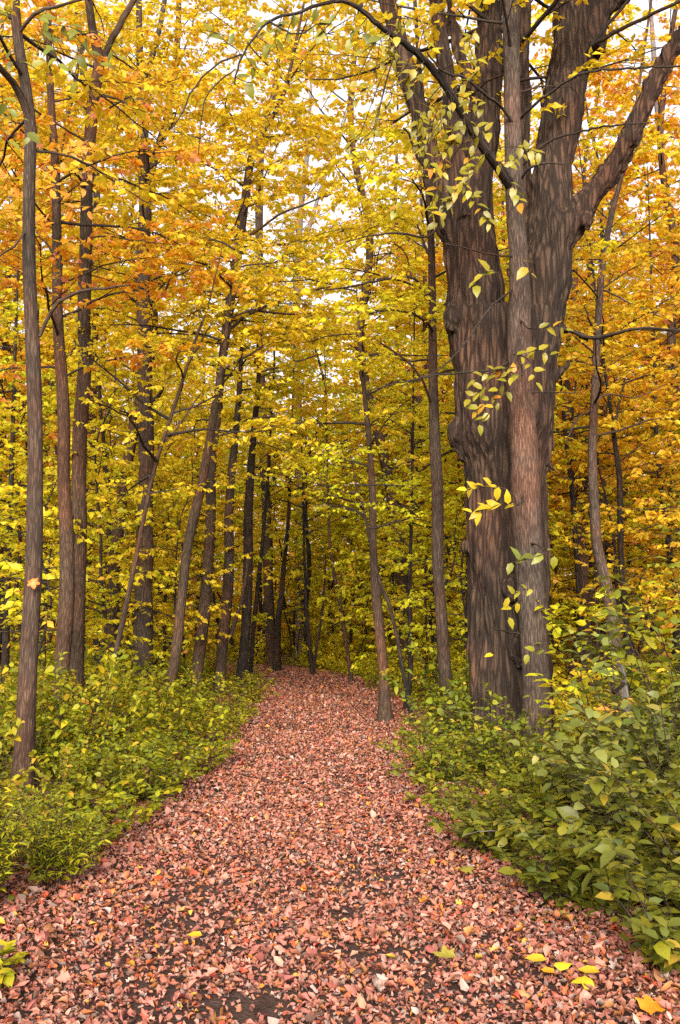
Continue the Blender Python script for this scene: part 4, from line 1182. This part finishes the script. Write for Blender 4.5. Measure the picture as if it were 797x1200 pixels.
# names used as landmarks
for lab, mk in SHORT.items():
    for o in C.objects:
        if o.get('label', '').startswith(lab):
            MARKS.append((mk, o.location.x, o.location.y))
MARKS.append(("giant old tree", 2.05, 11.9))

# ------------------------------------------------------------------ shrubs and herbs
def shrub(seed, n_stems, H, spread, leaf, wr, tm, twigs, per, up=1.2, lift=0.0, rs=.006):
    """stems from one root, arching outwards; twigs with alternate leaves"""
    g = np.random.default_rng(seed)
    G = Geo(); tA, tD, tL = [], [], []
    for i in range(n_stems):
        az = i * 2.4 + g.uniform(-.4, .4)
        e = g.uniform(.6, 1.35)
        ln = H * g.uniform(.65, 1.15)
        p = np.array([math.cos(az), math.sin(az), 0]) * g.uniform(0, .25) * spread; p[2] = -.03
        pts = [p]
        for k in range(6):
            d = np.array([math.cos(az) * math.cos(e) * spread, math.sin(az) * math.cos(e) * spread, math.sin(e)])
            p = p + d * ln / 6; pts.append(p); e -= g.uniform(-.05, .2); az += g.normal(0, .15)
        pts = np.array(pts)
        G.add(*tube(pts, np.linspace(rs, rs * .3, 7), 5, .05, .05, int(g.integers(1 << 30))))
        for t in range(twigs):
            u = lift + (1 - lift) * (t + g.uniform(0, 1)) / twigs
            q = u * 6; k = min(5, int(q)); a = pts[k] + (pts[k + 1] - pts[k]) * (q - k)
            az2 = g.uniform(0, 6.28)
            d = unit(unit(pts[k + 1] - pts[k]) * .5 + np.array([math.cos(az2), math.sin(az2), g.uniform(-.1, .5)]))
            tA.append(a); tD.append(d); tL.append(H * g.uniform(.12, .34) * (1.1 - .4 * u))
        tA.append(pts[-2]); tD.append(unit(pts[-1] - pts[-2])); tL.append(ln / 5)
    tA = np.array(tA); tD = np.array(tD); tL = np.array(tL)
    G.add(*prisms(tA, tA + tD * tL[:, None], .0025, .0012))
    lv = leaves_on_twigs(g, tA, tD, tL, per, leaf, .35, .2)
    return G.mesh("stems"), lv, wr, tm
def shrub_var(*a, **k):
    st, lv, wr, tm = shrub(*a, **k)
    return st, leaf_mesh("foliage", lv, tm, wr)
def place_shrub(var, name, label, cat, x, y, rz, sc, leafm, group=None, bark='twig', zs=1.0):
    root = empty(name, label, cat, (x, y, float(gz(x, y)[0])), rz, group)
    root.scale = (sc, sc, sc * zs)
    st, fm = var
    obj("stems", st, BM[bark], root)["kind"] = "stuff"
    o = obj("foliage", fm, LM[leafm], root); o['kind'] = 'stuff'
    return root
def place_leafy(args, kw, name, label, cat, x, y, rz, sc, leafm, onemat, n_single, group=None, view=None):
    """a near shrub whose largest leaves towards the camera are separate leaf parts"""
    st, lv, wr, tm = shrub(*args, **kw)
    P, D, N, L = lv
    root = empty(name, label, cat, (x, y, float(gz(x, y)[0])), rz, group)
    root.scale = (sc, sc, sc)
    obj("stems", st, BM['twig'], root)["kind"] = "stuff"
    cam_l = np.array([-x, -y, EYE]) ; c, s = math.cos(-rz), math.sin(-rz)
    cam_l = np.array([c * cam_l[0] - s * cam_l[1], s * cam_l[0] + c * cam_l[1], cam_l[2]]) / sc
    dist = np.linalg.norm(P - cam_l, axis=1)
    sel = np.argsort(dist / L + np.random.default_rng(3).uniform(0, 6, len(P)))[:n_single]
    m = np.ones(len(P), bool); m[sel] = False
    for i in sel:
        o = obj("leaf", ME_LEAF, onemat, root)
        o.matrix_local = leaf_matrix(P[i], D[i], N[i], L[i] * 1.05, L[i] * wr * 1.05)
    o = obj("foliage", leaf_mesh("foliage", (P[m], D[m], N[m], L[m]), tm, wr), LM[leafm], root); o['kind'] = 'stuff'
    return root
LOW = [shrub_var(400 + k, ns, H, sp, .074, .60, T_OVAL, tw, 5) for k, (ns, H, sp, tw) in enumerate([(12, .60, .9, 8), (14, .75, .9, 9), (10, .48, 1.1, 8), (15, .85, .8, 10)])]
BROAD = [shrub_var(450 + k, ns, H, sp, .085, .62, T_OVAL, tw, 5) for k, (ns, H, sp, tw) in enumerate([(12, .75, .9, 7), (14, 1.0, .85, 8), (12, 1.3, .75, 9)])]
HERB = [shrub_var(480 + k, ns, H, sp, .060, .28, T_OVAL, tw, 6, lift=.25, rs=.0035) for k, (ns, H, sp, tw) in enumerate([(16, .62, .35, 7), (14, .5, .4, 6)])]
ordw = ["nearest", "second", "third", "fourth", "fifth", "sixth", "seventh", "eighth", "ninth", "tenth", "eleventh", "twelfth", "thirteenth", "fourteenth"]

# near right: dark broad-leaved shrubs at the border of the picture
NR = [(1.66, 4.75, 1.0, .62, "dark green broad-leaved shrub at the lower right corner, hanging over the fallen leaves", 90),
      (2.0, 5.35, 1.15, .9, "broad-leaved green shrub at the right border above the corner shrub", 80),
      (1.36, 5.8, .95, .6, "low dark green shrub on the right verge, next beyond the corner shrub", 60),
      (2.15, 6.6, 1.25, 1.0, "tall pale-topped green shrub at the right border", 70),
      (1.08, 7.0, .90, .6, "rounded green shrub on the right verge in front of the young tree", 50)]
for k, (x, y, sc, H, lab, ns) in enumerate(NR):
    place_leafy((500 + k, 20, H, .85, .080, .64, T_OVAL, 10, 5), {}, 'broadleaf_shrub', lab, 'shrub', x, y, k * 1.3, sc, 'green' if k != 3 else 'greygreen', LM['greenone'], ns)
# near left: upright herbs
NL = [(-1.95, 5.55, 1.0, "upright yellow-green herb clump at the left border, nearest the camera", 60), (-2.2, 6.1, 1.05, "taller herb clump just behind the nearest one at the left border", 40), (-1.70, 6.15, .9, "thin-stemmed herb clump at the right end of the left herb patch", 40)]
for k, (x, y, sc, lab, ns) in enumerate(NL):
    place_leafy((520 + k, 30, .72, .32, .052, .26, T_OVAL, 9, 6), dict(lift=.36, rs=.0032), 'herb_clump', lab, 'plant', x, y, k * 1.1, sc, 'herb', LM['limeone'], ns)
place_leafy((530, 8, .30, .7, .07, .7, T_OVAL, 5, 5), {}, 'leafy_seedling', "small lime green seedling at the lower left border among fallen leaves", 'plant', -1.66, 4.5, .4, .9, 'herb', LM['limeone'], 40)
place_shrub(HERB[1], 'herb_clump', "low herb tuft at the left border in front of the herb patch", 'plant', -1.9, 5.0, .3, .6, 'herb')

g = np.random.default_rng(91)
# left edge row
yl = [6.9, 7.5, 8.1, 8.8, 9.5, 10.4, 11.4, 12.5, 13.8, 15.2, 16.8, 18.6, 20.6, 23.0]
xl = [-1.85, -1.85, -1.8, -1.72, -1.62, -1.58, -1.6, -1.62, -1.65, -1.68, -1.7, -1.75, -1.85, -2.2]
for k, (x, y) in enumerate(zip(xl, yl)):
    place_shrub(LOW[k % 4] if k > 1 else LOW[2], 'low_shrub', f"{ordw[k]} low yellow-green shrub from the camera along the path's left edge", 'shrub', x, y, g.uniform(0, 6), g.uniform(.72, .95), 'herb' if k % 3 else 'olive', "low shrubs along the path's left edge")
yr = [8.0, 8.9, 9.8, 10.6, 12.6, 14.0, 15.8, 17.6, 19.5, 22.0]
xr = [1.15, 1.02, .98, 1.1, 1.25, 1.55, 1.7, 1.55, 1.2, .8]
for k, (x, y) in enumerate(zip(xr, yr)):
    place_shrub(LOW[(k + 1) % 4], 'low_shrub', f"{ordw[k]} low green shrub from the camera along the path's right edge", 'shrub', x, y, g.uniform(0, 6), g.uniform(.65, .9) if k < 6 else g.uniform(.5, .7), 'olive' if k < 5 else 'herb', "low shrubs along the path's right edge")
# tall shrubs right of the young tree
TS = [(2.45, 8.3, 1.25, 'greygreen', "tall sparse shrub with rounded grey-green leaves right of the young tree"),
      (3.1, 8.9, 1.45, 'olive', "tall olive shrub in front of the pale slim trunk"),
      (2.75, 7.4, 1.1, 'green', "green shrub with pale leaves at the right border below the pale slim trunk"),
      (3.6, 9.8, 1.6, 'olive', "tallest shrub at the right border"),
      (1.85, 8.2, .85, 'olive', "mid-height shrub hiding the foot of the young tree"),
      (1.9, 9.6, .75, 'green', "green shrub between the feet of the young tree and the giant tree"),
      (2.9, 10.9, 1.5, 'lime', "yellow-green tall shrub behind the young tree's right side")]
for k, (x, y, sc, lm, lab) in enumerate(TS):
    place_shrub(BROAD[2] if k in (0, 1, 3, 6) else BROAD[k % 2], 'tall_shrub' if k in (0, 1, 3, 6) else 'broadleaf_shrub', lab, 'shrub', x, y, g.uniform(0, 6), sc, lm)
# filler shrubs behind the rows
def filler(n, x0, x1, y0, y1, var, scale, mats, lab, group, cond=None):
    k = 0; c = 0
    pts = []
    while k < n and c < 3000:
        c += 1
        y = g.uniform(y0, y1); t = y / y1
        x = g.uniform(x0, x1) * (1 if abs(x1) < 5 else max(.45, t))
        if off_path(x, y)[0] < 1.75 or (pts and min((x - a) ** 2 + (y - b) ** 2 for a, b in pts) < .55 ** 2):
            continue
        if cond and not cond(x, y):
            continue
        mt = str(g.choice(mats))
        auto(place_shrub(var[int(g.integers(len(var)))], 'low_shrub', lab, 'shrub', x, y, g.uniform(0, 6), g.uniform(*scale), mt, group, zs=g.uniform(.95, 1.6)), {'herb': 'low yellowish shrub', 'lime': 'low yellow shrub', 'yellow': 'low golden shrub'}.get(mt, f"low {mt} shrub"), x, y)
        pts.append((x, y)); k += 1
filler(44, -4.6, -1.9, 7.4, 15.0, LOW, (.65, 1.3), ['herb', 'herb', 'olive', 'herb'], "leafy low shrub in the thicket round the slim left trunks", "thicket shrubs round the slim left trunks", lambda x, y: not (y < 9.4 and -20 < zone(x, y) < 75))
filler(34, -7.5, -1.9, 15.0, 26.0, LOW, (.8, 1.25), ['herb', 'olive', 'lime'], "leafy low shrub in the thicket behind the leaning trunks", "thicket shrubs behind the leaning trunks")
filler(34, 1.2, 4.8, 5.6, 11.0, LOW + BROAD[:1], (.7, 1.0), ['olive', 'green', 'olive', 'herb'], "leafy shrub in the thicket before the giant old tree", "thicket shrubs before the giant old tree", lambda x, y: x < .36 * y + .8 and x > .85 + .11 * (11 - y))
filler(30, 1.2, 8.0, 13.0, 26.0, LOW, (.8, 1.3), ['lime', 'yellow', 'olive'], "leafy low shrub in the thicket beyond the giant old tree", "thicket shrubs beyond the giant old tree")
filler(46, -7.5, 4.4, 27.0, 43.0, LOW, (1.0, 1.7), ['lime', 'yellow', 'lime'], "", "", lambda x, y: off_path(x, y)[0] > 1.95)
for x, y, sc in ((1.0, 22.6, .7), (.75, 24.6, .7), (.45, 26.4, .75), (-.1, 28.2, .8), (1.5, 24.0, .9), (1.3, 26.6, 1.0), (.6, 28.8, 1.0), (-.9, 30.6, .9), (-.2, 31.5, 1.1)):
    auto(place_shrub(LOW[int(sc * 10) % 4], 'low_shrub', "", 'shrub', x, y, x * 7, sc, 'yellow' if int(y) % 2 else 'lime'), "low golden shrub" if int(y) % 2 else "low yellow shrub", x, y)
# ground cover that nobody could count
def ground_cover():
    g = np.random.default_rng(8)
    n = 30000
    y = 5.5 + 33 * g.uniform(0, 1, n) ** 1.3
    x = g.uniform(-1, 1, n) * (.42 * y + 2)
    d = off_path(x, y)
    k = (d > 1.55 + .25 * np.sin(y * 2.1) + g.normal(0, .12, n))
    k &= ~((y < 7.2) & (x < 0) & (x > -1.75 - .2 * g.uniform(0, 1, n)))
    x, y = x[k], y[k]
    z = gz(x, y) + g.uniform(.02, .24, len(x)) * np.clip(.5 + .5 * np.sin(x * 2.3 + y * 1.7), .25, 1)
    P = np.column_stack([x, y, z])
    az = g.uniform(0, 6.28, len(x))
    D = np.stack([np.cos(az), np.sin(az), g.normal(0, .3, len(x))], -1)
    N = np.array([0, 0, 1.0]) + g.normal(0, .35, D.shape)
    L = g.uniform(.04, .09, len(x)) * np.interp(y, [5, 30], [1, 1.7])
    V, F = leaf_cloud(P, unit(D), unit(N), L, L * .65, T_OVAL)
    o = obj("ground_cover", raw_mesh("ground_cover", V, [F]), LM['herb']); o['kind'] = 'stuff'; o['label'] = "low yellow-green ground cover under the shrubs and trees"; o['category'] = 'ground cover'
ground_cover()

# ------------------------------------------------------------------ single fallen leaves that stand out
Y1 = flat_leaf("fallen_yellow", (0.36, 0.27, 0.014)); Y2 = flat_leaf("fallen_amber", (0.46, 0.20, 0.010)); G1 = flat_leaf("fallen_green", (0.20, 0.18, 0.02)); O1 = flat_leaf("fallen_orange", (0.40, 0.09, 0.012)); P1 = flat_leaf("fallen_pink", (0.56, 0.27, 0.22))
FL = [(767, 1188, 34, Y2, 0, 20, "amber oval leaf on the ground at the bottom right corner"),
      (682, 1157, 26, Y1, 1, 200, "yellow lobed leaf on the ground, largest of the yellow ones at the lower right"),
      (690, 1147, 22, Y1, 3, 160, "yellow oval leaf overlapping the top of the large yellow lobed leaf"),
      (628, 1133, 22, Y1, 3, 170, "yellow-green leaf at the left end of the pair beside a dark leaf, lower right"),
      (660, 1137, 20, Y1, 4, 10, "yellow leaf at the right end of the pair beside a dark leaf, lower right"),
      (642, 1147, 16, Y2, 3, 140, "narrow amber leaf just below the pair of yellow leaves"),
      (520, 1128, 24, G1, 2, 170, "olive leaf lying alone on the path right of the middle"),
      (548, 1023, 18, G1, 1, 30, "yellow-green lobed leaf fallen beside the right shrubs"),
      (8, 1115, 26, Y1, 0, 60, "bright yellow lobed leaf at the left border near the seedling"),
      (228, 1104, 16, Y2, 3, 175, "mustard curled leaf lying left of the middle of the path"),
      (140, 968, 20, O1, 1, 80, "red lobed leaf fallen at the left edge below the shrubs"),
      (186, 1035, 12, O1, 2, 90, "small orange leaf lying on the left half of the path")]
for px, py, Lp, m, t, ang, lab in FL:
    q = gnd(px, py, .05)
    L = wid(Lp, py, q[1]) * 1.15
    o = bpy.data.objects.new("fallen_leaf", raw_mesh("fallen_leaf", DEAD_T[t][0] * [1, 1, .45], [DEAD_T[t][1]]))
    o.data.materials.append(m)
    o['label'] = lab; o['category'] = 'fallen leaf'
    link(o)
    a = R(ang)
    dv = np.array([math.cos(a), math.sin(a), .05])
    q = q + [0, 0, .03] - dv * L * .5
    o.matrix_local = leaf_matrix(q, dv, np.array([0, -.25, 1.0]), L, L * .8)

# ------------------------------------------------------------------ labels of the copied plants: what they stand beside, counted from the camera
ORD = ["nearest", "second", "third", "fourth", "fifth", "sixth", "seventh", "eighth", "ninth", "tenth", "eleventh", "twelfth", "thirteenth", "fourteenth", "fifteenth",
       "sixteenth", "seventeenth", "eighteenth", "nineteenth", "twentieth", "twenty-first", "twenty-second", "twenty-third", "twenty-fourth", "twenty-fifth"]
bins = {}
for root, head, x, y in AUTO:
    px = zone(x, y)
    best = min(MARKS, key=lambda m: (m[1] - x) ** 2 + .35 * (m[2] - y) ** 2)
    dp = px - zone(best[1], best[2])
    if abs(dp) < 22:
        rel = "behind" if y > best[2] else "in front of"
    else:
        rel = "left of" if dp < 0 else "right of"
    bins.setdefault((head, rel, best[0]), []).append((y, root))
for (head, rel, mk), lst in bins.items():
    lst.sort(key=lambda t: t[0])
    for k, (y, root) in enumerate(lst):
        root['group'] = head + "s in the wood"
        root['label'] = f"{head} {rel} the {mk}" if len(lst) == 1 else f"{head} {rel} the {mk}, {ORD[min(k, 24)]} from the camera"

# ------------------------------------------------------------------ broken stub and dead twig among the right shrubs
def stub():
    Y = 9.2
    P = np.array([at(px, py, Y) for px, py in ((741, 905), (737, 850), (733, 815), (729, 780))]); P[0, 2] = -.1
    Q, r, _ = resample(P, [.045, .04, .034, .022], .05)
    base = P[0].copy(); base[2] = 0
    root = empty('broken_stub', "grey broken stub standing among the right shrubs, orange leaves at its foot", 'dead stem', base)
    G = Geo(); G.add(*tube(Q, r, 8, .12, .1, 5)); obj("stem", G.mesh("stem", base), BM['pale'], root)
    B = np.array([at(px, py, Y + dy) for px, py, dy in ((732, 800, 0), (726, 806, -.1), (719, 812, -.2), (717, 800, -.25))])
    Bq, bq, _ = resample(B, [.02, .016, .012, .006], .04)
    G = Geo(); G.add(*tube(Bq, bq, 6, .1, .1, 6)); obj("branch", G.mesh("branch", base), BM['dark'], root)
    om = flat_leaf("dry_orange_leaf", (0.50, 0.20, 0.03))
    for px, py, a, L in ((716, 832, 170, 20), (728, 824, 40, 15), (735, 822, 10, 15), (742, 826, 150, 17), (726, 834, 200, 16)):
        o = obj("leaf", ME_LEAF, om, root)
        d = np.array([math.cos(R(a)), -.2, math.sin(R(a)) * .6])
        o.matrix_local = leaf_matrix(at(px, py, Y - .3) - base, d, np.array([.1, -.6, .8]), wid(L, py, Y), wid(L, py, Y) * .35)
    yg = flat_leaf("pale_lime_leaf", (0.34, 0.33, 0.015))
    o = obj("leaf", ME_LEAF, yg, root); o['label'] = "large pale lime leaf at the top of the stub"
    o.matrix_local = leaf_matrix(at(704, 789, Y - .2) - base, np.array([1, -.1, .05]), np.array([0, -.6, .8]), wid(22, 789, Y), wid(17, 789, Y))
stub()
P = np.array([at(px, py, 6.6 + dy) for px, py, dy in ((542, 979, 0), (566, 974, .05), (592, 974, .1), (618, 978, .12), (645, 980, .2))])
Q, r, _ = resample(P, [.002, .003, .004, .004, .005], .04)
G = Geo(); G.add(*tube(Q + rng.normal(0, .003, Q.shape), r, 5, .1, .1, 9))
o = obj("dead_twig", G.mesh("dead_twig"), BM['pale']); o['label'] = "thin pale dead twig lying across the low right shrubs"; o['category'] = 'twig'
